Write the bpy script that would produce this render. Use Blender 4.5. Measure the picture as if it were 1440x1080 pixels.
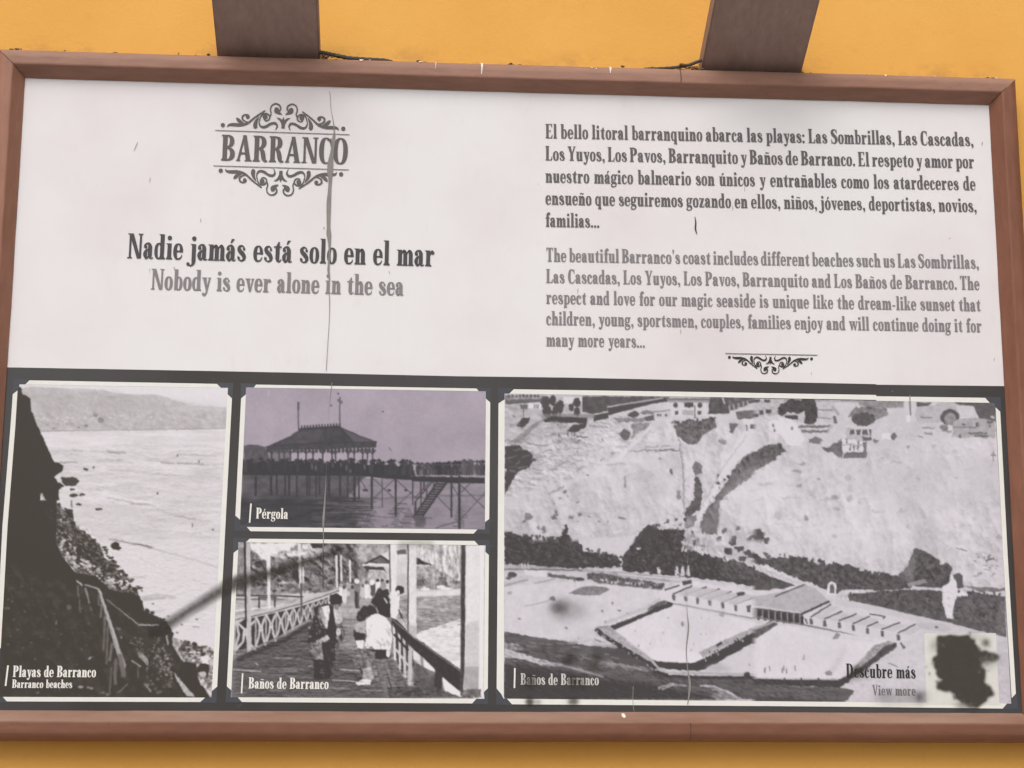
import bpy, bmesh, math
import numpy as np
from mathutils import Vector, Matrix

for o in list(bpy.data.objects):
    bpy.data.objects.remove(o)
scene = bpy.context.scene
R = math.radians

# ---------------------------------------------------------------- camera
# Board plane: y = 0, x to the right, z up; the wall is behind it (y > 0), the camera in front (y < 0).
BW, BH, ZC = 1.5, 0.94534, 1.70           # visible sheet width, height, height of its centre
FPX = 2330.0                               # focal length in units of 1/1440 of the picture's width
rv = np.array([-0.191991964392525, -0.06782563683873555, 0.009857476883569227])
tv = np.array([0.005109636261832579, 0.009728437654364087, 2.4799314533897454])
th = np.linalg.norm(rv)
kx, ky, kz = rv / th
KM = np.array([[0, -kz, ky], [kz, 0, -kx], [-ky, kx, 0]])
RC = np.eye(3) + math.sin(th) * KM + (1 - math.cos(th)) * KM @ KM
CB = -RC.T @ tv


def b2w(v):
    return Vector((v[0], v[2], -v[1]))


cam_data = bpy.data.cameras.new('camera')
cam_data.sensor_width = 36
cam_data.sensor_fit = 'HORIZONTAL'
cam_data.lens = 36 * FPX / 1440
cam_data.clip_start = 0.05
cam_data.clip_end = 200
cam = bpy.data.objects.new('camera', cam_data)
scene.collection.objects.link(cam)
ax, ay, az = b2w(RC[0]), b2w(-RC[1]), b2w(-RC[2])
CAM = b2w(CB) + Vector((0, 0, ZC))
M = Matrix(((ax[0], ay[0], az[0], CAM[0]), (ax[1], ay[1], az[1], CAM[1]), (ax[2], ay[2], az[2], CAM[2]), (0, 0, 0, 1)))
cam.matrix_world = M
scene.camera = cam

# ---------------------------------------------------------------- daylight: bright overcast
SUN_EL, SUN_AZ = R(47), R(198)             # azimuth clockwise from +y (the wall faces -y)
world = bpy.data.worlds.new('World')
scene.world = world
world.use_nodes = True
nt = world.node_tree
nt.nodes.clear()
sky = nt.nodes.new('ShaderNodeTexSky')
sky.sky_type = 'NISHITA'
sky.sun_disc = False
sky.sun_elevation = SUN_EL
sky.sun_rotation = SUN_AZ
sky.air_density = 1.0
sky.dust_density = 6.0
sky.ozone_density = 0.6
hs = nt.nodes.new('ShaderNodeHueSaturation')    # cloud cover takes the blue out of the sky
hs.inputs['Saturation'].default_value = 0.14
bg = nt.nodes.new('ShaderNodeBackground')
bg.inputs['Strength'].default_value = 0.09
wo = nt.nodes.new('ShaderNodeOutputWorld')
nt.links.new(sky.outputs[0], hs.inputs['Color'])
nt.links.new(hs.outputs[0], bg.inputs['Color'])
nt.links.new(bg.outputs[0], wo.inputs['Surface'])

sun_data = bpy.data.lights.new('sun', 'SUN')
sun_data.energy = 1.15
sun_data.angle = R(42)
sun_data.color = (1.0, 0.965, 0.92)
sun = bpy.data.objects.new('sun', sun_data)
scene.collection.objects.link(sun)
sdir = Vector((math.sin(SUN_AZ) * math.cos(SUN_EL), math.cos(SUN_AZ) * math.cos(SUN_EL), math.sin(SUN_EL)))
sun.rotation_euler = sdir.to_track_quat('Z', 'Y').to_euler()
sun.location = (0, -3, 6)

scene.view_settings.view_transform = 'Standard'
scene.view_settings.look = 'None'
scene.view_settings.exposure = 0.27
scene.view_settings.gamma = 1.0
scene.view_settings.use_curve_mapping = False
KLIT = 1.06                                # how bright a sunlit white of albedo 1 shows

# ---------------------------------------------------------------- lettering
# A condensed, bold, bracketed-serif alphabet drawn from strips and quads.
# One unit is the height of a capital.  Every glyph is a list of strips
# (left edge points, right edge points).
XH = 0.64
ST = 0.165          # stem weight
SF = 0.045          # serif thickness


def g_quad(a, b, c, d):
    return ([a, d], [b, c])


def g_box(x0, y0, x1, y1):
    return g_quad((x0, y0), (x1, y0), (x1, y1), (x0, y1))


def g_stroke(pts, n=7):
    """Smooth strip through (x, y, width) points."""
    P = np.array(pts, float)
    Q = np.vstack([2 * P[0] - P[1], P, 2 * P[-1] - P[-2]])
    out = []
    for i in range(1, len(Q) - 2):
        for k in range(n):
            t = k / n
            p0, p1, p2, p3 = Q[i - 1], Q[i], Q[i + 1], Q[i + 2]
            out.append(0.5 * ((2 * p1) + (p2 - p0) * t + (2 * p0 - 5 * p1 + 4 * p2 - p3) * t * t
                              + (3 * p1 - p0 - 3 * p2 + p3) * t ** 3))
    out.append(P[-1])
    O = np.array(out)
    T = np.gradient(O[:, :2], axis=0)
    T /= np.linalg.norm(T, axis=1)[:, None] + 1e-9
    Nn = np.c_[-T[:, 1], T[:, 0]]
    w = np.maximum(O[:, 2], 0.004)[:, None] / 2
    return ((O[:, :2] + Nn * w).tolist(), (O[:, :2] - Nn * w).tolist())


def g_ring(cx, cy, rx, ry, ix, iy, a0=0, a1=360, p=2.35, dx=0.0):
    """Bowl: superellipse outside, narrow superellipse counter inside."""
    n = max(6, int(abs(a1 - a0) / 11))
    L, R = [], []
    for k in range(n + 1):
        t = math.radians(a0 + (a1 - a0) * k / n)
        c, s = math.cos(t), math.sin(t)
        f = lambda v, q: math.copysign(abs(v) ** (2 / q), v)
        L.append((cx + rx * f(c, p), cy + ry * f(s, p)))
        R.append((cx + dx + ix * f(c, 2.2), cy + iy * f(s, 2.2)))
    return (L, R)


def g_dot(cx, cy, r, ry=None):
    ry = ry or r
    n = 8
    L = [(cx - r * math.sin(math.pi * k / n), cy - ry * math.cos(math.pi * k / n)) for k in range(n + 1)]
    R = [(cx + r * math.sin(math.pi * k / n), cy - ry * math.cos(math.pi * k / n)) for k in range(n + 1)]
    return (L, R)


def g_serif(x0, x1, y, up, s0, s1):
    """Slab from x0 to x1 with a bracket that narrows into the stem s0..s1."""
    t = SF * up
    return [g_box(x0, min(y, y + t), x1, max(y, y + t)),
            g_quad((x0 + .02, y + t * .9), (x1 - .02, y + t * .9), (s1 - .004, y + t * 2.6), (s0 + .004, y + t * 2.6))]


def g_stem(x, y0, y1, w=ST, foot=(0.05, 0.05), head=(0.05, 0.05)):
    o = [g_box(x, y0, x + w, y1)]
    if foot:
        o += g_serif(x - foot[0], x + w + foot[1], y0, 1, x, x + w)
    if head:
        o += g_serif(x - head[0], x + w + head[1], y1, -1, x, x + w)
    return o


def g_flag(x, y, d=0.06):
    """Slanted lower-case head serif."""
    return [g_quad((x - d, y - .012), (x + .05, y - .09), (x + .05, y), (x - d, y))]


def g_arch(x0, x1, y=XH):
    """Branch from a stem's right side x0 into the stem whose right side is x1."""
    return [g_stroke([(x0 - .02, y - .155, .05), (x0 + .035, y - .075, .07), (x0 + .08, y - .04, .085),
                      (x1 - ST * .72, y - .06, .125), (x1 - ST * .52, y - .15, ST * .98), (x1 - ST / 2, y - .23, ST)])]


def glyphs():
    G = {}
    s = ST
    xh = XH
    o = lambda x=0.0, w=.405: [g_ring(x + w / 2, xh / 2, w / 2, xh / 2 + .012, w / 2 - .147, xh / 2 - .045)]
    G['o'] = (o(), .405)
    # --- lower case
    a = [g_stroke([(.045, .455, .08), (.06, .545, .085), (.13, .612, .065), (.215, .600, .11), (.262, .50, s * .97), (.265, .38, s)]),
         g_box(.1825, .10, .3475, .40),
         g_stroke([(.265, .14, s), (.285, .055, .115), (.335, .022, .055), (.405, .05, .035)]),
         g_dot(.082, .475, .068),
         g_stroke([(.22, .385, .05), (.13, .345, .085), (.078, .25, .145), (.073, .15, .15), (.105, .045, .1), (.155, .030, .075), (.205, .10, .05)])]
    G['a'] = (a, .41)
    b = [g_box(.045, .03, .045 + s, .99)] + g_flag(.045, 1.0) + [g_box(.045, .93, .045 + s, 1.0), g_quad((.045, 0), (.10, 0), (.15, .05), (.045, .09)),
         g_ring(.25, xh / 2, .19, xh / 2 + .012, .055, xh / 2 - .05, -150, 150)]
    G['b'] = (b, .445)
    c = [g_ring(.2, xh / 2, .2, xh / 2 + .012, .058, xh / 2 - .045, 62, 270, dx=.012),
         g_stroke([(.2, .022, .07), (.28, .045, .062), (.33, .11, .045), (.355, .19, .03)]), g_dot(.285, .485, .072)]
    G['c'] = (c, .365)
    d = [g_box(.235, .0, .235 + s, 1.0)] + g_flag(.235, 1.0) + [g_box(.235, .93, .235 + s, 1.0)] + \
        [g_ring(.19, xh / 2, .19, xh / 2 + .012, .055, xh / 2 - .05, 30, 330), g_box(.33, 0, .45, SF), g_quad((.37, SF * .8), (.45, SF * .8), (.40, .1), (.37, .1))]
    G['d'] = (d, .45)
    e = [g_ring(.2, xh / 2, .2, xh / 2 + .012, .058, xh / 2 - .045, -4, 268, dx=.008), g_box(.13, .30, .385, .365),
         g_stroke([(.19, .022, .07), (.28, .045, .062), (.335, .11, .045), (.365, .19, .03)])]
    G['e'] = (e, .40)
    f = g_stem(.075, 0, .86, head=None) + [g_stroke([(.1575, .78, s), (.165, .88, .145), (.205, .965, .09), (.27, .985, .06), (.31, .95, .06)]), g_dot(.295, .915, .066),
                                         g_box(.005, xh - .055, .315, xh)]
    G['f'] = (f, .30)
    g = [g_ring(.185, .435, .18, .215, .05, .165), g_dot(.39, .605, .052), g_stroke([(.28, .575, .05), (.33, .625, .05), (.38, .62, .06)]),
         g_stroke([(.10, .27, .05), (.045, .20, .07), (.06, .125, .10), (.16, .085, .14), (.28, .06, .15), (.345, -.02, .12), (.335, -.13, .075), (.25, -.21, .06), (.15, -.22, .065), (.06, -.185, .085), (.035, -.11, .085), (.07, -.03, .06), (.13, .03, .05)])]
    G['g'] = (g, .415)
    h = g_stem(.045, 0, 1.0, head=None, foot=(.045, .03)) + g_flag(.045, 1.0) + g_arch(.045 + s, .44) + g_stem(.44 - s, 0, xh - .2, head=None, foot=(.03, .04))
    G['h'] = (h, .475)
    i = g_stem(.05, 0, xh, head=None) + g_flag(.05, xh)
    G['i'] = (i + [g_dot(.125, .86, .092)], .26)
    G['ı'] = (i, .26)
    G['j'] = ([g_box(.06, -.02, .06 + s, xh), g_dot(.135, .86, .092), g_dot(-.075, -.165, .07),
               g_stroke([(.1425, 0, s), (.14, -.1, .15), (.10, -.19, .095), (.02, -.232, .06), (-.06, -.215, .06)])] + g_flag(.06, xh), .265)
    k = g_stem(.045, 0, 1.0, head=None, foot=(.045, .03)) + g_flag(.045, 1.0) + [
        g_quad((.20, .25), (.245, .25), (.40, xh - .03), (.345, xh - .03)), g_box(.28, xh - SF, .455, xh),
        g_quad((.215, .31), (.30, .42), (.465, .03), (.31, .03)), g_box(.275, 0, .485, SF)]
    G['k'] = (k, .485)
    l = g_stem(.05, 0, 1.0, head=None) + g_flag(.05, 1.0)
    G['l'] = (l, .26)
    m = g_stem(.045, 0, xh, head=None, foot=(.045, .025)) + g_flag(.045, xh) + g_arch(.045 + s, .43) + g_stem(.43 - s, 0, xh - .2, head=None, foot=(.025, .025)) \
        + g_arch(.43, .66 + .0) + g_stem(.66 - s, 0, xh - .2, head=None, foot=(.025, .04))
    G['m'] = (m, .70)
    n_ = g_stem(.045, 0, xh, head=None, foot=(.045, .03)) + g_flag(.045, xh) + g_arch(.045 + s, .435) + g_stem(.435 - s, 0, xh - .2, head=None, foot=(.03, .04))
    G['n'] = (n_, .475)
    p_ = [g_box(.045, -.24, .045 + s, xh)] + g_serif(0, .045 + s + .045, -.25, 1, .045, .045 + s) + g_flag(.045, xh) + \
         [g_ring(.255, xh / 2, .19, xh / 2 + .012, .055, xh / 2 - .05, -150, 150)]
    G['p'] = (p_, .45)
    q_ = [g_box(.235, -.24, .235 + s, xh - .03)] + g_serif(.19, .235 + s + .045, -.25, 1, .235, .235 + s) + \
         [g_quad((.30, xh - .1), (.40, xh - .1), (.40, xh + .015), (.375, xh + .015)), g_ring(.19, xh / 2, .19, xh / 2 + .012, .055, xh / 2 - .05, 30, 330)]
    G['q'] = (q_, .445)
    r = g_stem(.045, 0, xh, head=None, foot=(.045, .06)) + g_flag(.045, xh) + [
        g_stroke([(.19, .43, .05), (.23, .535, .065), (.285, .61, .07), (.33, .59, .07)]), g_dot(.318, .545, .072)]
    G['r'] = (r, .39)
    s_ = [g_stroke([(.325, .44, .02), (.30, .53, .045), (.225, .615, .06), (.135, .605, .095), (.085, .52, .145), (.115, .42, .165), (.20, .335, .175), (.275, .24, .17), (.305, .145, .14), (.27, .055, .09), (.185, .024, .06), (.09, .06, .05), (.055, .12, .04), (.035, .21, .02)]),
          g_dot(.288, .49, .052), g_dot(.075, .13, .058)]
    G['s'] = (s_, .375)
    t_ = [g_box(.075, .12, .075 + s, xh), g_quad((.02, xh - .05), (.24, xh - .05), (.24, .80), (.215, .80)), g_box(0, xh - .055, .32, xh),
          g_stroke([(.1575, .16, s), (.172, .07, .125), (.225, .03, .075), (.285, .06, .045), (.315, .13, .025)])]
    t_[1] = g_quad((.075, xh - .03), (.075 + s, xh - .03), (.075 + s, .82), (.185, .82))
    G['t'] = (t_, .325)
    u = [g_box(.045, .14, .045 + s, xh)] + g_flag(.045, xh) + [g_stroke([(.1275, .17, s), (.14, .07, .135), (.19, .03, .085), (.25, .055, .06), (.295, .13, .05)])] + \
        [g_box(.27, 0, .27 + s, xh)] + g_flag(.27, xh) + [g_box(.37, 0, .475, SF)]
    G['u'] = (u, .475)
    v = [g_quad((.035, xh - .02), (.205, xh - .02), (.285, 0), (.19, 0)), g_quad((.22, 0), (.28, 0), (.405, xh - .02), (.33, xh - .02)),
         g_box(0, xh - SF, .245, xh), g_box(.285, xh - SF, .43, xh)]
    G['v'] = (v, .415)
    w = [g_quad((.035, xh - .02), (.195, xh - .02), (.265, 0), (.175, 0)), g_quad((.205, 0), (.265, 0), (.355, xh - .02), (.29, xh - .02)),
         g_quad((.285, xh - .02), (.435, xh - .02), (.50, 0), (.41, 0)), g_quad((.44, 0), (.50, 0), (.62, xh - .02), (.55, xh - .02)),
         g_box(0, xh - SF, .23, xh), g_box(.25, xh - SF, .455, xh), g_box(.51, xh - SF, .645, xh)]
    G['w'] = (w, .63)
    y = [g_quad((.035, xh - .02), (.205, xh - .02), (.29, .03), (.20, .0)),
         g_stroke([(.37, xh - .02, .075), (.25, .02, .08), (.205, -.13, .08), (.15, -.215, .07), (.08, -.215, .06)]), g_dot(.08, -.165, .07),
         g_box(0, xh - SF, .245, xh), g_box(.295, xh - SF, .435, xh)]
    G['y'] = (y, .42)
    z = [g_box(.02, xh - .06, .355, xh), g_box(.015, 0, .36, .06), g_quad((.015, .04), (.185, .04), (.355, xh - .04), (.185, xh - .04)),
         g_quad((.02, xh - .17), (.05, xh - .17), (.075, xh - .05), (.02, xh - .05)), g_quad((.305, .05), (.36, .05), (.36, .19), (.33, .19))]
    G['z'] = (z, .38)
    # --- accents
    acute = lambda x: [g_quad((x - .055, .73), (x - .005, .715), (x + .125, .885), (x - .01, .885))]
    tilde = lambda x: [g_stroke([(x - .14, .77, .03), (x - .09, .82, .055), (x - .03, .825, .06), (x + .04, .79, .06), (x + .09, .785, .055), (x + .14, .835, .03)])]
    for ch, base, x in (('á', 'a', .215), ('é', 'e', .205), ('í', 'ı', .13), ('ó', 'o', .205), ('ú', 'u', .235)):
        G[ch] = (G[base][0] + acute(x), G[base][1])
    G['ñ'] = (n_ + tilde(.24), .475)
    # --- capitals
    S = .175
    fl = dict(w=S)
    G['A'] = ([g_quad((.035, .03), (.13, .03), (.32, .99), (.245, .96)), g_quad((.37, .03), (.555, .03), (.37, 1.0), (.225, 1.0)),
               g_box(.13, .26, .42, .335), g_box(0, 0, .165, SF), g_box(.325, 0, .60, SF)], .60)
    G['B'] = (g_stem(.05, 0, 1, w=S, foot=(.05, 0), head=(.05, 0)) + [
        g_ring(.22, .755, .265, .245, .09, .19, -90, 90), g_ring(.22, .26, .30, .26, .115, .205, -90, 90),
        g_box(.2, .945, .225, 1.0), g_box(.2, .485, .225, .545), g_box(.2, 0, .225, .055)], .54)
    G['C'] = ([g_ring(.26, .5, .26, .515, .085, .455, 52, 285, dx=.012),
               g_stroke([(.32, .017, .065), (.39, .05, .065), (.44, .13, .05), (.465, .27, .03)]),
               g_quad((.43, .66), (.465, .66), (.465, 1.0), (.43, .97)), g_stroke([(.36, .955, .06), (.41, .9, .075), (.445, .78, .05), (.455, .68, .03)])], .50)
    G['D'] = (g_stem(.05, 0, 1, w=S, foot=(.05, 0), head=(.05, 0)) + [g_ring(.22, .5, .34, .50, .155, .445, -90, 90)], .585)
    G['E'] = (g_stem(.05, 0, 1, w=S, foot=(.05, 0), head=(.05, 0)) + [
        g_box(.2, .945, .46, 1.0), g_box(.2, 0, .47, .055), g_box(.2, .48, .36, .53),
        g_quad((.375, .95), (.46, .95), (.46, .76), (.43, .76)), g_quad((.38, .05), (.47, .05), (.48, .27), (.45, .27)), g_quad((.30, .505), (.365, .61), (.365, .40), (.365, .40))], .50)
    G['L'] = (g_stem(.05, 0, 1, w=S, foot=(.05, 0), head=(.05, .05)) + [g_box(.2, 0, .46, .055), g_quad((.37, .05), (.46, .05), (.47, .29), (.44, .29))], .485)
    G['N'] = ([g_box(.065, .02, .15, .97), g_box(.485, .02, .57, .98), g_quad((.06, 1.0), (.225, 1.0), (.55, 0), (.40, 0)), g_box(0, 1 - SF, .2, 1),
               g_box(0, 0, .2, SF), g_box(.425, 1 - SF, .625, 1)], .625)
    G['O'] = ([g_ring(.285, .5, .285, .515, .105, .455)], .57)
    G['P'] = (g_stem(.05, 0, 1, w=S, foot=(.05, .06), head=(.05, 0)) + [
        g_ring(.22, .725, .29, .275, .105, .22, -90, 90), g_box(.2, .945, .225, 1.0), g_box(.2, .45, .225, .505)], .525)
    G['R'] = (g_stem(.05, 0, 1, w=S, foot=(.05, .05), head=(.05, 0)) + [
        g_ring(.22, .745, .28, .255, .10, .20, -90, 90), g_box(.2, .945, .225, 1.0), g_box(.2, .49, .225, .545),
        g_stroke([(.26, .50, .09), (.345, .42, .15), (.385, .29, .17), (.415, .12, .165), (.47, .03, .10), (.56, .035, .04)])], .58)
    G['S'] = ([g_stroke([(.415, .69, .02), (.385, .84, .05), (.30, .955, .065), (.18, .965, .10), (.10, .86, .165), (.105, .72, .19), (.20, .58, .20), (.32, .45, .20), (.375, .30, .19), (.355, .15, .155), (.285, .045, .09), (.19, .018, .06), (.10, .07, .06), (.06, .17, .05), (.035, .31, .02)]),
               g_quad((.385, .70), (.42, .70), (.42, 1.0), (.39, .98)), g_quad((.03, 0), (.06, .02), (.07, .30), (.03, .30))], .47)
    G['T'] = ([g_box(.17, .02, .17 + S, .98), g_box(.02, .945, .495, 1.0), g_quad((.02, .95), (.105, .95), (.05, .74), (.015, .74)), g_quad((.41, .95), (.495, .95), (.50, .74), (.465, .74))]
              + g_serif(.11, .405, 0, 1, .17, .17 + S), .515)
    G['V'] = ([g_quad((.04, .98), (.225, .98), (.345, 0), (.235, 0)), g_quad((.265, 0), (.335, 0), (.525, .98), (.445, .98)),
               g_box(0, 1 - SF, .275, 1), g_box(.395, 1 - SF, .57, 1)], .55)
    G['Y'] = ([g_quad((.04, .98), (.225, .98), (.36, .42), (.22, .42)), g_quad((.28, .44), (.36, .44), (.525, .98), (.445, .98)), g_box(.20, .02, .375, .47),
               g_box(0, 1 - SF, .27, 1), g_box(.39, 1 - SF, .565, 1)] + g_serif(.135, .44, 0, 1, .20, .375), .545)
    # --- points
    G['.'] = ([g_dot(.095, .075, .085)], .19)
    comma = [g_dot(.10, .08, .085), g_stroke([(.15, .08, .07), (.15, -.03, .06), (.10, -.12, .04), (.05, -.155, .02)])]
    G[','] = (comma, .20)
    G[':'] = ([g_dot(.095, .075, .085), g_dot(.095, .52, .085)], .19)
    G["'"] = ([g_quad((.08, .66), (.11, .66), (.165, 1.0), (.03, 1.0))], .19)
    G['-'] = ([g_box(.03, .25, .25, .325)], .28)
    return G


GLYPH = glyphs()
GAP = 0.035         # between letters
SPACE = 0.27


def text_width(t, space=SPACE):
    w = 0
    for ch in t:
        w += space if ch == ' ' else GLYPH[ch][1] + GAP
    return w - GAP


def text_strips(t, total=None, justify=False):
    """Strips of a line in cap units; justify widens only the spaces, else everything scales."""
    space, k = SPACE, 1.0
    if total:
        if justify:
            n = t.count(' ')
            space = SPACE + (total - text_width(t)) / max(n, 1)
        else:
            k = total / text_width(t)
    x, out = 0.0, []
    for ch in t:
        if ch == ' ':
            x += space
            continue
        strips, adv = GLYPH[ch]
        for L, R in strips:
            out.append(([((x + a) * k, b) for a, b in L], [((x + a) * k, b) for a, b in R]))
        x += adv + GAP
    return out
# ---------------------------------------------------------------- painting the printed photographs
# The board carries four old monochrome prints.  Each is a fine mesh whose colour attribute is
# painted here with polygons, strokes and noise, in the tones of the print itself.
RNG = np.random.RandomState(7)
LATT = RNG.rand(257, 257)
LATT[256] = LATT[0]
LATT[:, 256] = LATT[:, 0]


def vnoise(x, y, sc, seed=0):
    x = x / sc + seed * 17.31
    y = y / sc + seed * 9.73
    xi, yi = np.floor(x), np.floor(y)
    fx, fy = x - xi, y - yi
    fx = fx * fx * (3 - 2 * fx)
    fy = fy * fy * (3 - 2 * fy)
    xi = xi.astype(int) % 256
    yi = yi.astype(int) % 256
    a, b, c, d = LATT[yi, xi], LATT[yi, xi + 1], LATT[yi + 1, xi], LATT[yi + 1, xi + 1]
    return (a * (1 - fx) + b * fx) * (1 - fy) + (c * (1 - fx) + d * fx) * fy


def fbm(x, y, sc, seed=0, octs=4):
    v, a, t = 0, 1, 0
    for i in range(octs):
        v = v + a * vnoise(x, y, sc / 2 ** i, seed + i * 3.7)
        t += a
        a *= .55
    return v / t * 2 - 1


def blur(a, r):
    if r <= 0:
        return a
    n = int(r * 2.6) + 1
    k = np.exp(-.5 * (np.arange(-n, n + 1) / r) ** 2)
    k /= k.sum()
    p = np.pad(a, n, mode='edge')
    p = np.apply_along_axis(lambda v: np.convolve(v, k, 'valid'), 0, p)
    return np.apply_along_axis(lambda v: np.convolve(v, k, 'valid'), 1, p)


class Canvas:
    """Tones 0-255 over the rectangle x0..x1, y0..y1 of the layout, one cell per unit."""

    def __init__(self, x0, y0, x1, y1, base=210):
        self.o = (x0, y0)
        self.w, self.h = x1 - x0, y1 - y0
        self.A = np.full((self.h, self.w), float(base))
        X, Y = np.meshgrid(np.arange(self.w) + .5 + x0, np.arange(self.h) + .5 + y0)
        self.X, self.Y = X, Y
        self.tf = (0, 0, 1)
        self.seed = 1

    def crop(self, ox, oy, s):
        self.tf = (ox, oy, s)

    def pts(self, p):
        ox, oy, s = self.tf
        p = np.array(p, float)
        q = p.copy()
        q[:, 0] = ox + p[:, 0] / s
        q[:, 1] = oy + p[:, 1] / s
        return q

    def box(self, lo, hi):
        x0 = int(max(0, math.floor(lo[0] - self.o[0])))
        y0 = int(max(0, math.floor(lo[1] - self.o[1])))
        x1 = int(min(self.w, math.ceil(hi[0] - self.o[0]) + 1))
        y1 = int(min(self.h, math.ceil(hi[1] - self.o[1]) + 1))
        return x0, y0, x1, y1

    def mask_poly(self, p, rough=0, rs=5, soft=0):
        q = self.pts(p)
        m = rough + soft * 3 + 2
        x0, y0, x1, y1 = self.box(q.min(0) - m, q.max(0) + m)
        if x1 <= x0 or y1 <= y0:
            return None
        self.seed += 1
        S = 3
        xs = (np.arange((x1 - x0) * S) + .5) / S + x0 + self.o[0]
        ys = (np.arange((y1 - y0) * S) + .5) / S + y0 + self.o[1]
        X, Y = np.meshgrid(xs, ys)
        if rough:
            X, Y = X + rough * 1.6 * fbm(X, Y, rs, self.seed, 3), Y + rough * 1.6 * fbm(X, Y, rs, self.seed + 50, 3)
        ins = np.zeros(X.shape, bool)
        n = len(q)
        for i in range(n):
            ax, ay = q[i]
            bx, by = q[(i + 1) % n]
            if ay == by:
                continue
            ins ^= ((ay > Y) != (by > Y)) & (X < (bx - ax) * (Y - ay) / (by - ay) + ax)
        M = ins.reshape(y1 - y0, S, x1 - x0, S).mean((1, 3))
        return (x0, y0, x1, y1), blur(M, soft)

    def put(self, bm, val, al=1, tex=0, ts=4, an=1, mul=False):
        if bm is None:
            return
        (x0, y0, x1, y1), M = bm
        sl = (slice(y0, y1), slice(x0, x1))
        v = val
        if tex:
            self.seed += 1
            v = val + tex * 1.7 * fbm(self.X[sl] / an, self.Y[sl], ts, self.seed, 4)
        M = M * al
        if mul:
            self.A[sl] *= 1 - M * (1 - val)
        else:
            self.A[sl] = self.A[sl] * (1 - M) + v * M

    def F(self, p, val, al=1, rough=0, rs=5, soft=0, tex=0, ts=4, an=1):
        self.put(self.mask_poly(p, rough, rs, soft), val, al, tex, ts, an)

    def mask_line(self, p, w, soft=0.5, rough=0):
        ox, oy, s = self.tf
        q = self.pts([a[:2] for a in p])
        W = np.array([a[2] if len(a) > 2 else w for a in p], float) / s
        m = W.max() + soft * 2 + rough + 2
        x0, y0, x1, y1 = self.box(q.min(0) - m, q.max(0) + m)
        if x1 <= x0 or y1 <= y0:
            return None
        X, Y = self.X[y0:y1, x0:x1], self.Y[y0:y1, x0:x1]
        self.seed += 1
        if rough:
            X, Y = X + rough * fbm(X, Y, 5, self.seed, 2), Y + rough * fbm(X, Y, 5, self.seed + 40, 2)
        M = np.zeros(X.shape)
        for i in range(len(q) - 1):
            d = q[i + 1] - q[i]
            L2 = (d ** 2).sum() + 1e-9
            t = np.clip(((X - q[i, 0]) * d[0] + (Y - q[i, 1]) * d[1]) / L2, 0, 1)
            D = np.hypot(X - q[i, 0] - t * d[0], Y - q[i, 1] - t * d[1])
            ww = W[i] + (W[i + 1] - W[i]) * t
            c = np.clip((ww / 2 - D) / (2 * soft) + .5, 0, 1) * np.minimum(1, ww / .8)
            M = np.maximum(M, c)
        return (x0, y0, x1, y1), M

    def L(self, p, w, val, al=1, soft=0.5, rough=0, tex=0):
        self.put(self.mask_line(p, w, soft, rough), val, al, tex)

    def E(self, cx, cy, rx, ry, val, al=1, soft=0, rough=0, tex=0, rs=4):
        t = np.linspace(0, 2 * math.pi, 18)[:-1]
        self.F(np.c_[cx + rx * np.cos(t), cy + ry * np.sin(t)], val, al, rough, rs, soft, tex)

    def scatter(self, p, n, r0, r1, v0, v1, asp=1, rough=0.5, al=1, soft=0):
        """Blots of radius r0..r1 spread through a polygon."""
        q = np.array(p, float)
        lo, hi = q.min(0), q.max(0)
        k = 0
        while k < n:
            x, y = RNG.uniform(lo[0], hi[0]), RNG.uniform(lo[1], hi[1])
            ins = False
            for i in range(len(q)):
                ax, ay = q[i]
                bx, by = q[(i + 1) % len(q)]
                if (ay > y) != (by > y) and x < (bx - ax) * (y - ay) / (by - ay) + ax:
                    ins = not ins
            if not ins:
                continue
            k += 1
            r = RNG.uniform(r0, r1)
            self.E(x, y, r * asp, r, RNG.uniform(v0, v1), al, soft, rough)

    def grain(self, amp, sc=2.0):
        self.A += amp * fbm(self.X, self.Y, sc, 77, 3)


    def relief(self, bm, amp, sc, seed=0, ang=2.4, an=1.0, octs=5):
        """Rough ground seen in raking light, inside a mask."""
        if bm is None:
            return
        (x0, y0, x1, y1), M = bm
        sl = (slice(y0, y1), slice(x0, x1))
        X, Y = self.X[sl], self.Y[sl] * an
        X = X + 5 * fbm(X, Y, sc * 1.3, seed + 9, 3)
        h = 0
        a = 1.0
        for i in range(octs):
            t = .6 + 1.13 * i + seed
            v = vnoise(X * math.cos(t) - Y * math.sin(t) + 400, X * math.sin(t) + Y * math.cos(t) + 900, sc / 1.9 ** i, seed + i * 2.3)
            h = h + a * (1 - abs(2 * v - 1)) * sc / 1.9 ** i * .5
            a *= .92
        gy, gx = np.gradient(h)
        sh = gx * math.cos(ang) + gy * math.sin(ang) / max(an, .3)
        sh = np.clip(sh / (sh.std() + 1e-6), -2.6, 2.2)
        sh = np.where(sh < 0, sh * 1.15, sh * .6)
        self.A[sl] += M * amp * sh

    def seam(self, x=None, y=None, r=5):
        """Knit the strokes together across a crop line."""
        A = self.A if x is not None else self.A.T
        i = int(x - self.o[0]) if x is not None else int(y - self.o[1])
        a, b = A[:, i - r].copy(), A[:, i + r].copy()
        n = fbm(self.X, self.Y, 3, 21, 3)
        n = n if x is not None else n.T
        for k in range(-r + 1, r):
            t = (k + r) / (2 * r)
            A[:, i + k] = a * (1 - t) + b * t + 5 * n[:, i + k]

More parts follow.
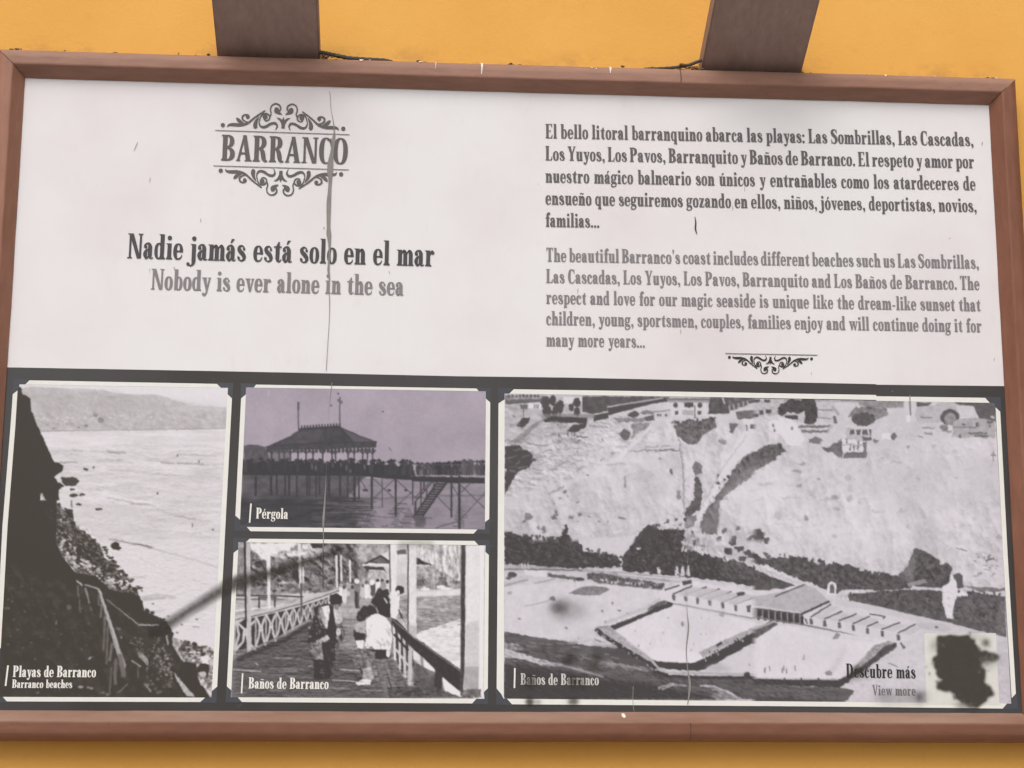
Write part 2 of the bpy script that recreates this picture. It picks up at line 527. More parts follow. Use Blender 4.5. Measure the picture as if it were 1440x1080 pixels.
    def finish(self, warp=1.1, wmap=None, gain=1.0, mid=150, soft=.55, speck=7, lo=74, hi=224):
        """Optical softness, ragged edges and silver grain of an old print."""
        X, Y = self.X, self.Y
        if wmap is not None:
            warp = wmap(X, Y)
        dx = warp * 1.7 * fbm(X, Y, 4.5, 31, 3)
        dy = warp * 1.7 * fbm(X, Y, 4.5, 47, 3)
        xi = np.clip(np.arange(self.w)[None, :] + dx, 0, self.w - 1.001)
        yi = np.clip(np.arange(self.h)[:, None] + dy, 0, self.h - 1.001)
        x0, y0 = xi.astype(int), yi.astype(int)
        fx, fy = xi - x0, yi - y0
        A = self.A
        A = (A[y0, x0] * (1 - fx) + A[y0, x0 + 1] * fx) * (1 - fy) + (A[y0 + 1, x0] * (1 - fx) + A[y0 + 1, x0 + 1] * fx) * fy
        w = np.clip((A - 70) / 60, .25, 1) * np.clip((245 - A) / 50, .35, 1)
        A = A + speck * 1.5 * w * (fbm(X, Y, 3.2, 61, 3) + .7 * fbm(X, Y, 9, 63, 3))
        A = mid + (A - mid) * gain
        A = blur(A, soft)
        A = A + 2.5 * (RNG.rand(self.h, self.w) - .5) * 2
        self.A = np.clip(A, lo, hi)


# ---- the four pictures.  crop(ox, oy, k): the strokes that follow are read k times enlarged.
def paint_beach():
    c = Canvas(-6, 532, 330, 992, 216)
    F, L, E = c.F, c.L, c.E
    c.crop(0, 520, 4.235)
    F([(90, 80), (1360, 80), (1360, 240), (90, 240)], 218)
    F([(120, 112), (190, 100), (330, 106), (450, 112), (600, 118), (690, 138), (800, 146), (930, 148), (1000, 165), (1090, 198), (1130, 212), (1350, 222), (1350, 360), (240, 368), (120, 360)], 188, tex=9, ts=14, an=1.8, rough=.3)
    F([(1000, 190), (1350, 225), (1350, 355), (900, 355)], 196, .6, soft=5)
    F([(190, 130), (700, 145), (1000, 180), (1200, 215), (1000, 225), (200, 235)], 181, .5, soft=3, tex=8)
    F([(210, 250), (1350, 250), (1350, 355), (230, 365)], 186, .5, soft=2, tex=22, ts=5, an=1.3)
    for x, y in [(225, 288), (245, 296), (262, 286), (284, 297), (345, 288), (365, 297), (405, 285), (432, 288), (510, 285), (545, 290), (560, 285), (655, 285), (720, 275), (740, 270), (900, 280), (960, 295), (1040, 285)]:
        E(x, y, 10, 7, 208, .8, rough=.7)
    for x, y, r in [(513, 335, 9), (570, 270, 10), (320, 350, 8), (395, 320, 7), (600, 300, 16), (470, 345, 7)]:
        E(x, y, r * 1.4, r, 140, .8, rough=.8)
    L([(240, 367), (700, 360), (1350, 350)], 6, 150, .7)
    # sea
    F([(240, 370), (700, 362), (1350, 353), (1350, 1020), (250, 1020)], 217)
    c.put(c.mask_poly([(240, 370), (1350, 353), (1350, 1020), (250, 1020)]), 214, .8, tex=11, ts=4, an=9)
    c.put(c.mask_poly([(300, 470), (1350, 500), (1350, 1020), (360, 1020)], soft=3), 206, .45, tex=22, ts=5, an=7)
    for p, w, v in [([(300, 480), (450, 482), (640, 488), (760, 492), (1000, 505), (1290, 513)], 5, 190), ([(640, 488), (690, 490), (740, 494)], 12, 150), ([(440, 480), (490, 483)], 9, 165),
                    ([(1060, 505), (1180, 508), (1280, 512)], 8, 175), ([(960, 552), (1000, 550), (1030, 555)], 13, 125), ([(1060, 555), (1100, 556), (1210, 562)], 10, 150), ([(960, 556), (1300, 566)], 5, 180),
                    ([(580, 540), (720, 540)], 7, 180), ([(700, 537), (730, 540)], 10, 165), ([(360, 550), (400, 550), (460, 552)], 8, 130), ([(650, 598), (760, 602), (1000, 628), (1200, 634), (1310, 640)], 7, 188),
                    ([(980, 626), (1080, 630)], 8, 172), ([(640, 762), (720, 775), (820, 798), (890, 800)], 8, 175), ([(780, 797), (880, 800)], 9, 150), ([(890, 805), (1000, 855), (1130, 888), (1260, 905)], 8, 186),
                    ([(1060, 872), (1160, 892)], 8, 165), ([(580, 715), (610, 722)], 11, 165), ([(470, 710), (600, 718), (860, 700)], 6, 196), ([(1000, 860), (1300, 850)], 5, 200)]:
        L(p, w, v, .75, soft=1, rough=1.4)
        for k in range(5):
            x, y = p[0][0] + RNG.uniform(0, 1) * (p[-1][0] - p[0][0]), p[0][1] + RNG.uniform(-14, 14)
            L([(x, y), (x + RNG.uniform(30, 140), y + RNG.uniform(-2, 12))], 4, RNG.choice([196, 226, 200]), .5, soft=1, rough=1)
    F([(450, 820), (700, 800), (900, 860), (1000, 1020), (560, 1020), (450, 900)], 205, .5, soft=5)
    L([(610, 735), (700, 760), (820, 785), (900, 790)], 14, 226, .9, soft=1.5)
    for x, y, a, b in [(510, 593, 14, 8), (560, 580, 7, 5), (420, 665, 52, 28), (375, 645, 12, 10), (440, 748, 28, 10), (490, 746, 18, 7), (430, 712, 14, 6), (468, 802, 18, 7), (588, 831, 20, 8), (938, 738, 5, 7), (1185, 548, 4, 9), (1055, 508, 3, 8), (1145, 923, 4, 7), (575, 933, 8, 4)]:
        E(x, y, a, b, 84, rough=.6)
    # cliff silhouette
    D = 71
    F([(-60, 90), (100, 100), (125, 110), (135, 145), (180, 170), (185, 240), (215, 310), (240, 370), (275, 450), (320, 545), (355, 555), (380, 575), (375, 600), (345, 620), (322, 640), (345, 670), (385, 690), (350, 720), (355, 775), (290, 800), (240, 740), (250, 830), (260, 940), (330, 1030), (330, 1100), (-60, 1100)], D, rough=.6)
    L([(250, 740), (265, 775), (295, 800)], 9, 190, soft=.6)
    # rocky slope down to the foot of the picture
    F([(250, 830), (330, 790), (370, 820), (440, 880), (440, 930), (520, 980), (600, 1040), (300, 1040), (250, 950)], 112, rough=1.5, tex=48, ts=3)
    c.scatter([(240, 830), (350, 800), (430, 900), (540, 1000), (330, 1030), (270, 950)], 50, 4, 13, 70, 85, 1.3)
    c.scatter([(245, 830), (340, 810), (420, 920), (430, 1010), (330, 1010)], 26, 4, 10, 150, 190, 1.3)
    F([(380, 820), (430, 830), (440, 880), (410, 880)], 78, rough=1)
    L([(425, 780), (430, 815)], 10, 110, .8)
    c.crop(0, 740, 4.153)
    F([(260, -60), (430, 0), (520, 60), (590, 120), (610, 180), (640, 210), (700, 270), (740, 330), (800, 370), (820, 420), (830, 480), (700, 420), (560, 330), (440, 270), (330, 130)], 105, rough=1.6, tex=45, ts=3)
    c.scatter([(330, 0), (430, 10), (560, 110), (610, 200), (720, 300), (810, 390), (640, 340), (440, 220), (370, 130)], 170, 4, 13, 68, 90, 1.5)
    c.scatter([(310, 20), (400, 40), (480, 180), (570, 240), (620, 300), (740, 360), (640, 360), (500, 260), (440, 250), (330, 110)], 110, 3, 9, 150, 205, 1.4)
    c.scatter([(620, 290), (740, 330), (780, 380), (640, 350)], 30, 3, 9, 165, 215, 1.3)
    c.scatter([(520, 60), (600, 110), (640, 210), (720, 290), (840, 390), (800, 330), (700, 250), (610, 120)], 40, 3, 8, 75, 100, 2)
    E(460, 160, 14, 44, 72, rough=.6)
    E(462, 122, 8, 9, 72)
    F([(-60, -150), (330, -150), (330, 100), (380, 200), (440, 270), (560, 290), (640, 370), (740, 390), (820, 410), (835, 490), (950, 540), (1000, 600), (1010, 700), (1100, 800), (1140, 880), (1250, 1000), (1250, 1060), (-60, 1060)], D, rough=.8)
    c.put(c.mask_poly([(-40, 200), (640, 400), (1000, 700), (1250, 1060), (-40, 1060)], soft=4), 78, .7, tex=9, ts=9)
    # bay below the bank
    E(672, 115, 26, 22, 72, rough=.8)
    E(690, 130, 16, 12, 72, rough=.8)
    for p, w, v in [([(640, 75), (720, 90), (800, 105), (880, 125)], 8, 140), ([(780, 100), (850, 115), (900, 128)], 7, 120), ([(900, 130), (1050, 175), (1150, 200), (1270, 240)], 10, 192), ([(750, 300), (850, 298)], 14, 196), ([(830, 420), (920, 405), (1020, 415)], 22, 190),
                    ([(840, 430), (960, 420)], 10, 170), ([(1080, 300), (1240, 350)], 7, 202), ([(880, 500), (960, 490)], 8, 190), ([(1130, 587), (1160, 588)], 6, 140), ([(820, 190), (900, 230)], 8, 200)]:
        L(p, w, v, .8, soft=1, rough=1)
    for x, y in [(890, 455), (1150, 543), (985, 525), (675, 232), (1060, 575), (1245, 22), (1035, 620)]:
        E(x, y, 7, 5, 120, rough=.5)
    L([(760, 380), (830, 440), (838, 500)], 6, 70)
    c.scatter([(830, 480), (960, 530), (990, 590), (880, 560)], 25, 4, 12, 68, 85)
    # pebble corner with the stooping bather
    F([(1010, 650), (1100, 680), (1250, 715), (1255, 1000), (1180, 995), (1130, 880), (1060, 780), (1010, 700)], 172, rough=1, tex=40, ts=3)
    c.scatter([(1015, 660), (1250, 710), (1250, 760), (1080, 760)], 45, 4, 11, 75, 110, 1.5)
    c.scatter([(1040, 720), (1250, 740), (1250, 990), (1160, 960), (1090, 800)], 60, 4, 11, 95, 140, 1.3)
    c.scatter([(1100, 720), (1250, 760), (1250, 990), (1160, 960)], 40, 4, 10, 200, 218, 1.3)
    F([(1060, 790), (1140, 800), (1160, 900), (1230, 1000), (1130, 1000), (1040, 860)], D, rough=1)
    F([(1175, 760), (1215, 760), (1222, 805), (1185, 810)], 222, rough=.4)
    E(1185, 748, 14, 11, 74)
    F([(1170, 800), (1220, 805), (1222, 850), (1210, 900), (1200, 850), (1160, 855), (1140, 895), (1150, 830)], 72, rough=.4)
    E(1185, 865, 20, 18, 200, .8, rough=.7)
    F([(1010, 850), (1050, 890), (1100, 950), (1140, 995), (1090, 995), (1050, 930)], 178, rough=.8, tex=14)
    # weeds and specks in the dark
    c.scatter([(720, 650), (940, 650), (1010, 780), (1020, 980), (850, 980), (860, 800)], 110, 3, 9, 92, 135, 1.2, al=.8)
    c.scatter([(880, 680), (960, 700), (1020, 900), (940, 900)], 40, 3, 7, 130, 175, 1.2, al=.8)
    c.scatter([(20, 300), (560, 500), (620, 980), (300, 980), (20, 800)], 45, 2, 6, 95, 120, 1.5, al=.7)
    for x, y, a, b, v in [(405, 475, 18, 14, 110), (330, 565, 5, 16, 135), (525, 770, 12, 8, 180), (470, 940, 16, 7, 165), (515, 945, 12, 8, 140), (535, 948, 8, 6, 160), (220, 972, 12, 5, 130), (40, 480, 20, 9, 110), (82, 545, 8, 6, 110), (600, 975, 14, 7, 120), (625, 985, 10, 10, 130), (710, 650, 6, 7, 170), (478, 720, 6, 5, 120), (690, 600, 16, 8, 120)]:
        E(x, y, a, b, v, .85, rough=.8)
    # stair rails
    L([(450, 318), (478, 345)], 9, 178)
    L([(495, 342), (580, 368)], 8, 165)
    F([(570, 370), (588, 372), (735, 810), (722, 860), (690, 770)], 158, rough=.3, tex=12)
    L([(580, 375), (700, 740)], 6, 190)
    L([(500, 365), (522, 445)], 12, 140)
    for a, b, w, v in [((455, 350), (458, 410), 9, 118), ((465, 430), (468, 500), 9, 112), ((575, 400), (578, 460), 8, 125), ((592, 460), (588, 530), 12, 125), ((612, 530), (606, 720), 14, 118), ((630, 590), (622, 800), 12, 115), ((655, 690), (640, 780), 16, 125), ((675, 780), (672, 920), 18, 115), ((650, 830), (640, 980), 12, 108), ((700, 760), (722, 870), 30, 118), ((530, 470), (535, 490), 8, 120)]:
        L([a, b], w, v, .9)
    L([(625, 430), (720, 505), (812, 576), (930, 578)], 7, 132)
    L([(812, 576), (925, 578)], 8, 160)
    L([(730, 515), (800, 565)], 6, 150)
    F([(970, 625), (1012, 628), (1000, 690), (985, 720), (968, 680)], 70, rough=.4)
    L([(975, 640), (980, 690)], 10, 165)
    L([(945, 585), (1005, 625)], 10, 72)
    F([(805, 738), (830, 740), (855, 765), (868, 795), (862, 815), (840, 790), (808, 765)], 150, rough=.5, tex=14)
    L([(770, 785), (820, 818)], 9, 150)
    L([(806, 815), (807, 880)], 5, 125)
    L([(845, 920), (880, 965)], 9, 140)
    L([(690, 970), (745, 922)], 7, 130)
    c.seam(y=740, r=3)
    c.crop(0, 0, 1)
    c.relief(c.mask_poly([(-6, 560), (30, 545), (90, 680), (100, 760), (180, 830), (240, 890), (300, 985), (-6, 985)], soft=3), 3.2, 16, 5, 2.3, .7, 5)
    c.relief(c.mask_poly([(60, 715), (100, 720), (150, 770), (200, 840), (170, 830), (100, 790)], soft=2), 17, 5, 7, 2.2, 1, 3)
    c.relief(c.mask_poly([(32, 545), (150, 545), (320, 575), (320, 604), (55, 606)], soft=2), 3, 10, 9, 2.2, 1.5, 4)
    c.relief(c.mask_poly([(70, 625), (320, 625), (316, 900), (235, 880), (140, 760)], soft=5), 4, 9, 13, 1.6, 3.0, 4)
    sky_ = np.clip((575 - c.Y) / 30, 0, 1) * np.clip((c.X - 30) / 280, 0, 1)
    c.A += 5 * sky_
    c.finish(.6, gain=1.0, soft=.4, speck=4)
    return c


def paint_pavilion():
    c = Canvas(330, 540, 696, 752, 170)
    F, L, E = c.F, c.L, c.E
    c.crop(320, 530, 3.789)
    c.A += 6 * fbm(c.X, c.Y, 60, 5, 3)
    K = 84
    F([(88, 368), (120, 360), (160, 362), (205, 375), (225, 440), (88, 460)], 104, rough=.3, tex=8)
    # sea
    F([(75, 520), (1375, 560), (1375, 815), (60, 815)], 148, tex=7, ts=5, an=4)
    F([(75, 440), (225, 440), (760, 520), (720, 545), (640, 640), (80, 640)], 100, .85, tex=10, ts=6, an=2, soft=1)
    F([(40, 635), (640, 635), (660, 700), (700, 815), (40, 815)], 82, .95, rough=3, rs=9, soft=4, tex=6, ts=4, an=5)
    for i in range(110):
        x, y = RNG.uniform(540, 700), RNG.uniform(640, 812)
        L([(x - RNG.uniform(20, 60), y), (x + RNG.uniform(0, 90) * (1.3 - (y - 640) / 400), y + RNG.uniform(-3, 3))], RNG.uniform(4, 8), RNG.choice([80, 84, 120]), .7, soft=.7)
    for i in range(150):
        x, y = RNG.uniform(420, 1150), RNG.uniform(640, 810)
        if RNG.rand() < (1150 - x) / 800:
            L([(x, y), (x + RNG.uniform(20, 90), y + RNG.uniform(-4, 5))], RNG.uniform(4, 9), 86 if x > 650 else 108, .6 if x > 650 else .45, soft=.7)
    for x in (900, 960, 1240, 1020, 760):
        for k in range(9):
            y = 700 + k * 12
            L([(x - RNG.uniform(5, 40), y), (x + RNG.uniform(5, 40), y + 3)], 6, 92, .55, soft=.6)
    for p in [[(720, 655), (900, 645), (1040, 640)], [(1100, 635), (1370, 630)], [(660, 740), (900, 750)], [(700, 690), (830, 695)]]:
        L(p, 6, 112, .7, soft=.8, rough=1)
    # roof
    F([(205, 372), (340, 312), (385, 280), (600, 266), (700, 310), (795, 345), (792, 376), (640, 380), (500, 386), (215, 392)], 92, rough=.3, tex=6)
    F([(600, 270), (690, 312), (790, 346), (680, 346)], 112, .8, tex=5)
    F([(350, 310), (400, 288), (520, 280), (480, 345), (260, 360)], 99, .8, tex=8, soft=.7)
    L([(600, 268), (665, 345)], 6, 84)
    L([(205, 372), (500, 352), (795, 346)], 5, 84)
    L([(385, 278), (600, 264)], 9, K)
    for i in range(14):
        x = 395 + i * 15.5
        L([(x, 274 - i * .9), (x, 262 - i * .9)], 8, K)
    L([(378, 280), (376, 150)], 6, 96)
    L([(377, 138), (377, 175)], 11, 112)
    L([(598, 266), (598, 110)], 6, 100)
    L([(592, 125), (606, 135)], 16, 120)
    for x, y in [(590, 90), (552, 152), (828, 184)]:
        E(x, y, 5, 5, 100)
    L([(862, 375), (870, 392)], 5, 125)
    L([(222, 75), (218, 100)], 6, 185)
    # fringe and posts
    for i in range(29):
        x = 215 + i * 20
        L([(x, 385), (x, 398)], 13, 90)
    F([(222, 390), (340, 388), (340, 445), (222, 445)], 112, .7)
    for x in (235, 275, 302, 335, 376, 418, 455, 507, 557, 575, 642, 675, 720, 745, 772):
        L([(x, 385), (x, 450)], 8 if x < 650 else 7, 88)
        L([(x, 412), (x - 17, 390)], 6, 92)
        L([(x, 412), (x + 17, 390)], 6, 92)
    # people on the deck
    F([(80, 452), (230, 446), (400, 452), (700, 462), (985, 482), (1000, 530), (720, 525), (80, 518)], 82, rough=1.6, rs=4, tex=6)
    for x0, x1, yb, v, n in [(80, 330, 447, 78, 28), (330, 720, 450, 76, 60), (720, 985, 456, 78, 42), (1008, 1098, 472, 92, 18), (1103, 1200, 466, 82, 20), (1208, 1246, 458, 88, 8), (1252, 1312, 452, 96, 11), (1322, 1366, 456, 88, 8)]:
        for k in range(n):
            x = RNG.uniform(x0, x1)
            y = yb + RNG.uniform(-9, 12)
            t = v + RNG.uniform(-8, 14)
            F([(x - RNG.uniform(7, 12), 522), (x - RNG.uniform(8, 13), y + 20), (x - 5, y + 9), (x + 5, y + 9), (x + RNG.uniform(8, 13), y + 20), (x + RNG.uniform(7, 12), 524)], t, .9, rough=.6)
            E(x, y, 5.5, 7.5, t + RNG.uniform(-4, 16))
            if RNG.rand() < .6:
                L([(x - 11, y - 3), (x + 11, y - 3)], 5, t - 4)
                E(x, y - 6, 6, 5, t - 4)
    for x, y in [(450, 478), (605, 470), (635, 485), (730, 480), (470, 485), (560, 470), (655, 505), (1240, 495), (1030, 510), (1070, 505), (1340, 510)]:
        E(x, y, 5, 15, 126, .7, rough=.6)
    L([(985, 467), (1010, 468)], 4, 112)
    L([(1095, 467), (1370, 470)], 4, 112, .7)
    for i in range(30):
        x = 1000 + i * 12.5
        L([(x, 494), (x, 532)], 3.5, RNG.choice([88, 150, 96]), .6)
    # deck and trestle
    F([(80, 505), (720, 512), (1000, 530), (1370, 536), (1370, 568), (1190, 566), (985, 550), (840, 542), (720, 528), (80, 522)], 80, rough=.3)
    L([(988, 552), (1190, 560)], 8, 78)
    for x, y1, w in [(150, 630, 12), (232, 625, 14), (262, 625, 9), (307, 630, 10), (328, 630, 12), (369, 640, 9), (424, 630, 9), (437, 630, 8), (472, 640, 8), (490, 625, 9), (540, 630, 14), (600, 630, 12), (640, 640, 8), (676, 660, 14), (700, 650, 8)]:
        L([(x, 518), (x, y1)], w, 82)
    for x, y1, w in [(769, 700, 12), (896, 740, 11), (1193, 745, 10), (1235, 805, 13), (987, 680, 6), (824, 690, 4), (1030, 640, 8), (1047, 600, 8)]:
        L([(x, 530), (x, y1)], w, 84)
    for a, b in [((370, 525), (440, 625)), ((440, 530), (372, 625)), ((490, 530), (540, 620)), ((545, 530), (495, 610)), ((600, 530), (676, 640)), ((676, 530), (605, 640)), ((770, 535), (880, 640)), ((890, 545), (775, 650)), ((900, 550), (1000, 640)), ((985, 610), (900, 690)), ((1190, 570), (1235, 640)), ((1235, 570), (1370, 700)), ((1370, 620), (1240, 760)), ((1110, 630), (1193, 715)), ((1240, 765), (1110, 805)), ((1290, 570), (1245, 615)), ((150, 525), (232, 620)), ((235, 525), (155, 620)), ((700, 535), (660, 580)), ((705, 540), (745, 610)), ((440, 600), (490, 560))]:
        L([a, b], 5, 96, .85)
    for x in (740, 730, 950, 860):
        E(x, 604, 10, 6, 92, rough=.6)
    # stair
    F([(1118, 560), (1168, 560), (1040, 738), (990, 738)], 118, .6)
    L([(1120, 556), (995, 740)], 9, 80)
    L([(1168, 560), (1040, 742)], 9, 78)
    for i in range(13):
        t = i / 12
        L([(1122 - 122 * t, 572 + 160 * t), (1165 - 122 * t, 572 + 160 * t)], 7, 80)
    L([(1100, 548), (1000, 665), (998, 730)], 7, 84)
    L([(1080, 555), (1004, 640)], 5, 92)
    for x, y in [(1100, 550), (1060, 596), (1030, 632), (1003, 665)]:
        L([(x, y), (x, y + 55)], 6, 86)
    F([(990, 735), (1050, 740), (1060, 790), (1000, 800)], 92, .6, rough=2, soft=1)
    c.A += 5 * fbm(c.X, c.Y, 30, 9, 3)
    c.finish(.3, gain=1.12, mid=160, soft=.4, speck=2.5, lo=70)
    return c


def paint_boardwalk():
    c = Canvas(318, 756, 698, 992, 190)
    F, L, E = c.F, c.L, c.E
    c.crop(320, 745, 3.789)
    # trees and sky behind
    F([(20, 60), (760, 60), (760, 330), (20, 330)], 150, tex=38, ts=10)
    c.scatter([(180, 80), (700, 80), (700, 310), (100, 310)], 110, 8, 26, 95, 150, 1.2, rough=2, soft=.6)
    c.scatter([(230, 80), (500, 80), (480, 170), (240, 170)], 40, 6, 18, 165, 215, 1.3, rough=2, soft=.5)
    F([(110, 70), (380, 70), (330, 110), (230, 130), (205, 165), (170, 140), (125, 110)], 214, rough=2, soft=1)
    F([(440, 70), (540, 70), (500, 100), (450, 98)], 90, rough=1.5)
    F([(120, 150), (205, 165), (260, 220), (240, 310), (120, 310)], 128, rough=2, tex=28, ts=5)
    F([(40, 90), (90, 90), (90, 300), (30, 310)], 150, tex=18)
    F([(560, 70), (690, 70), (700, 240), (690, 290), (560, 300)], 122, rough=3, tex=26, ts=5)
    F([(680, 70), (870, 70), (870, 150), (720, 190), (690, 150)], 168, rough=2, tex=24, ts=6)
    F([(30, 285), (520, 290), (640, 290), (560, 330), (30, 355)], 140, tex=26, ts=4, an=2)
    c.scatter([(40, 290), (500, 295), (500, 330), (40, 340)], 40, 5, 12, 90, 190, 1.6)
    L([(35, 350), (270, 352), (400, 358)], 8, 92)
    c.relief(c.mask_poly([(90, 110), (700, 75), (690, 300), (40, 310)], soft=6), 17, 9, 5, 2.3, 1, 4)
    # ground left of the rail
    F([(30, 362), (400, 362), (300, 420), (30, 470)], 176, tex=16, ts=4, an=3)
    L([(35, 370), (300, 372)], 8, 130)
    L([(35, 432), (330, 400)], 10, 205)
    L([(165, 362), (260, 362)], 8, 100)
    for x in (168, 252):
        L([(x, 362), (x, 415)], 9, 96)
    # hillside right
    F([(1000, 70), (1255, 70), (1255, 320), (1000, 320)], 190, tex=20, ts=5, an=.6)
    for i in range(46):
        x, y = RNG.uniform(1080, 1240), RNG.uniform(80, 280)
        L([(x, y), (x + RNG.uniform(-5, 12), y + RNG.uniform(20, 60))], RNG.uniform(4, 9), RNG.choice([150, 165, 212, 218]), .6, soft=.8)
    F([(1000, 200), (1090, 195), (1200, 260), (1245, 310), (1000, 320)], 158, .8, rough=2, tex=26, ts=4)
    F([(1000, 145), (1060, 175), (1100, 190), (1000, 182)], 96, rough=.8)
    c.scatter([(1010, 240), (1230, 270), (1240, 310), (1010, 300)], 30, 6, 14, 110, 170, 1.8)
    for x, y in [(1055, 315), (1140, 305), (1165, 312)]:
        E(x, y, 26, 9, 215, rough=.7)
    c.relief(c.mask_poly([(1005, 75), (1250, 75), (1245, 310), (1010, 310)], soft=4), 13, 11, 15, 2.9, .45, 4)
    # water right
    F([(900, 350), (1255, 330), (1255, 520), (1000, 560), (900, 470)], 160, rough=.4, tex=24, ts=4, an=3)
    F([(990, 330), (1255, 318), (1255, 350), (990, 356)], 205, soft=.8)
    F([(1000, 555), (1130, 510), (1250, 470), (1255, 760), (1150, 680), (1000, 570)], 206, rough=1.2, tex=12, ts=4, an=3)
    for i in range(70):
        x, y = RNG.uniform(1005, 1240), RNG.uniform(365, 520)
        L([(x, y), (x + RNG.uniform(10, 30), y)], 5, RNG.choice([130, 140, 200]), .6)
    for i in range(26):
        x, y = RNG.uniform(1020, 1240), RNG.uniform(530, 700)
        L([(x, y), (x + RNG.uniform(10, 40), y + 2)], 5, 175, .5)
    # pavilion roof at the end of the walk
    F([(720, 190), (800, 145), (860, 110), (960, 105), (960, 200), (860, 200)], 200, rough=.6)
    F([(750, 178), (810, 140), (862, 172), (862, 182)], 120, rough=.6, tex=14)
    L([(735, 182), (815, 138), (865, 172)], 9, 84)
    F([(720, 195), (830, 198), (850, 235), (830, 215), (750, 212), (760, 240)], 98, rough=.5)
    L([(722, 188), (865, 185)], 9, 206)
    F([(752, 215), (840, 218), (850, 262), (745, 262)], 176, tex=22, ts=3)
    F([(900, 110), (950, 105), (955, 130), (905, 130)], 120, rough=.8)
    F([(905, 150), (960, 140), (960, 230), (905, 240)], 196)
    # deck
    F([(650, 350), (780, 350), (870, 460), (900, 600), (1000, 700), (1255, 900), (20, 900), (20, 700), (300, 560), (440, 470), (600, 370)], 150, tex=10, ts=5, an=4)
    F([(20, 660), (340, 540), (470, 470), (600, 480), (620, 600), (700, 720), (900, 900), (20, 900)], 104, .75, soft=5)
    for i in range(44):
        t = i / 43
        y = 380 + 520 * t ** 1.25
        x0 = 620 - 600 * t ** .8
        x1 = 800 + 300 * t
        for s in range(5):
            a = RNG.uniform(x0, x1)
            L([(a, y), (min(x1, a + RNG.uniform(40, 240)), y + RNG.uniform(-4, 8))], RNG.uniform(3, 7), RNG.choice([92, 100, 176, 84]), .55, soft=.7)
    F([(600, 380), (760, 370), (830, 440), (690, 470), (600, 470)], 178, .8, soft=2, tex=12)
    F([(575, 480), (690, 480), (700, 640), (600, 640)], 165, .6, soft=3, tex=12, an=4)
    for i in range(9):
        y = 520 + i * 20
        L([(575, y), (690, y + 3)], 5, 115, .6, soft=.8)
    for p in [[(30, 745), (180, 755)], [(560, 800), (690, 810)], [(600, 745), (700, 750)], [(150, 712), (160, 720)]]:
        L(p, 6, 190, .8)
    # left lattice rail
    L([(30, 468), (230, 425), (400, 380), (600, 315)], 13, 186)
    L([(30, 482), (230, 440), (400, 392), (600, 322)], 5, 110)
    F([(40, 495), (100, 480), (100, 640), (40, 640)], 92)
    xs = [(40, 480, 660), (150, 455, 625), (205, 445, 610), (260, 430, 580), (310, 420, 545), (350, 408, 520), (390, 398, 498), (425, 388, 480), (455, 378, 462), (485, 368, 448), (512, 360, 430), (535, 350, 410)]
    for i in range(len(xs) - 1):
        x, ya, yb = xs[i]
        x2, y2a, y2b = xs[i + 1]
        F([(x, ya + 10), (x2, y2a + 10), (x2, y2b), (x, yb)], 92, tex=8)
        w = max(6, 17 - i)
        m, ma, mb = (x + x2) / 2, (ya + y2a) / 2 + 14, (yb + y2b) / 2
        hh = mb - ma
        L([(x, ya + 12), (x - 1, yb)], w * .55, 172)
        L([(x + 4, ma + 4), (m - w * .35, ma + hh * .3), (m - w * .45, ma + hh * .5), (m - w * .7, ma + hh * .7), (x + 3, mb)], w * .75, 188)
        L([(x2 - 4, ma + 2), (m + w * .35, ma + hh * .3), (m + w * .45, ma + hh * .5), (m + w * .7, ma + hh * .7), (x2 - 3, mb - 4)], w * .75, 188)
        L([(m - w * .6, ma + hh * .48), (m + w * .6, ma + hh * .46)], w * .5, 196)
    L([(40, 500), (75, 480)], 14, 190)
    L([(40, 640), (60, 560), (50, 500)], 13, 185)
    L([(30, 650), (150, 628), (310, 556), (440, 482)], 9, 150, .8)
    L([(60, 690), (300, 590), (440, 500)], 26, 88, .7, soft=1.5)
    # left posts
    L([(92, 70), (100, 480)], 13, 84)
    F([(98, 70), (120, 70), (128, 640), (104, 655)], 182, tex=8)
    F([(205, 70), (228, 70), (228, 420), (215, 420), (212, 315)], 208)
    F([(375, 75), (390, 75), (396, 350), (382, 300)], 206)
    L([(392, 290), (394, 460)], 10, 110)
    L([(402, 200), (404, 280)], 9, 208)
    L([(580, 140), (584, 305)], 12, 205)
    L([(604, 140), (608, 270)], 9, 205)
    L([(592, 140), (595, 300)], 9, 90)
    L([(652, 165), (654, 275)], 10, 205)
    L([(508, 60), (510, 310)], 7, 95)
    # strollers in the distance
    for x, y, h, v, hv in [(606, 290, 75, 215, 170), (622, 300, 80, 200, 110), (690, 270, 140, 120, 205), (665, 300, 60, 160, 95), (740, 275, 80, 214, 120), (760, 280, 75, 205, 100), (775, 270, 70, 110, 205), (800, 265, 80, 212, 90), (825, 265, 60, 130, 100), (850, 270, 60, 200, 95), (720, 290, 60, 190, 130)]:
        L([(x, y + 18), (x, y + h)], 24, v, rough=1)
        E(x, y + 6, 9, 11, hv, rough=.5)
    L([(684, 330), (688, 410)], 16, 96, rough=.8)
    E(692, 312, 16, 18, 140, rough=1)
    for x, y, v in [(770, 282, 225), (802, 290, 225), (690, 275, 205)]:
        E(x, y, 15, 14, v, rough=.5)
    F([(800, 310), (860, 320), (866, 470), (800, 430), (765, 385)], 88, rough=1, tex=10)
    E(830, 300, 18, 24, 160, rough=1)
    F([(790, 390), (868, 390), (868, 470), (810, 455)], 76, rough=.8)
    L([(835, 365), (850, 390)], 7, 200)
    # right posts
    F([(866, 80), (902, 80), (898, 480), (870, 480)], 208)
    L([(862, 80), (868, 330)], 7, 110)
    F([(958, 75), (1006, 80), (1006, 580), (964, 570)], 203, tex=6)
    L([(962, 75), (962, 570)], 7, 98)
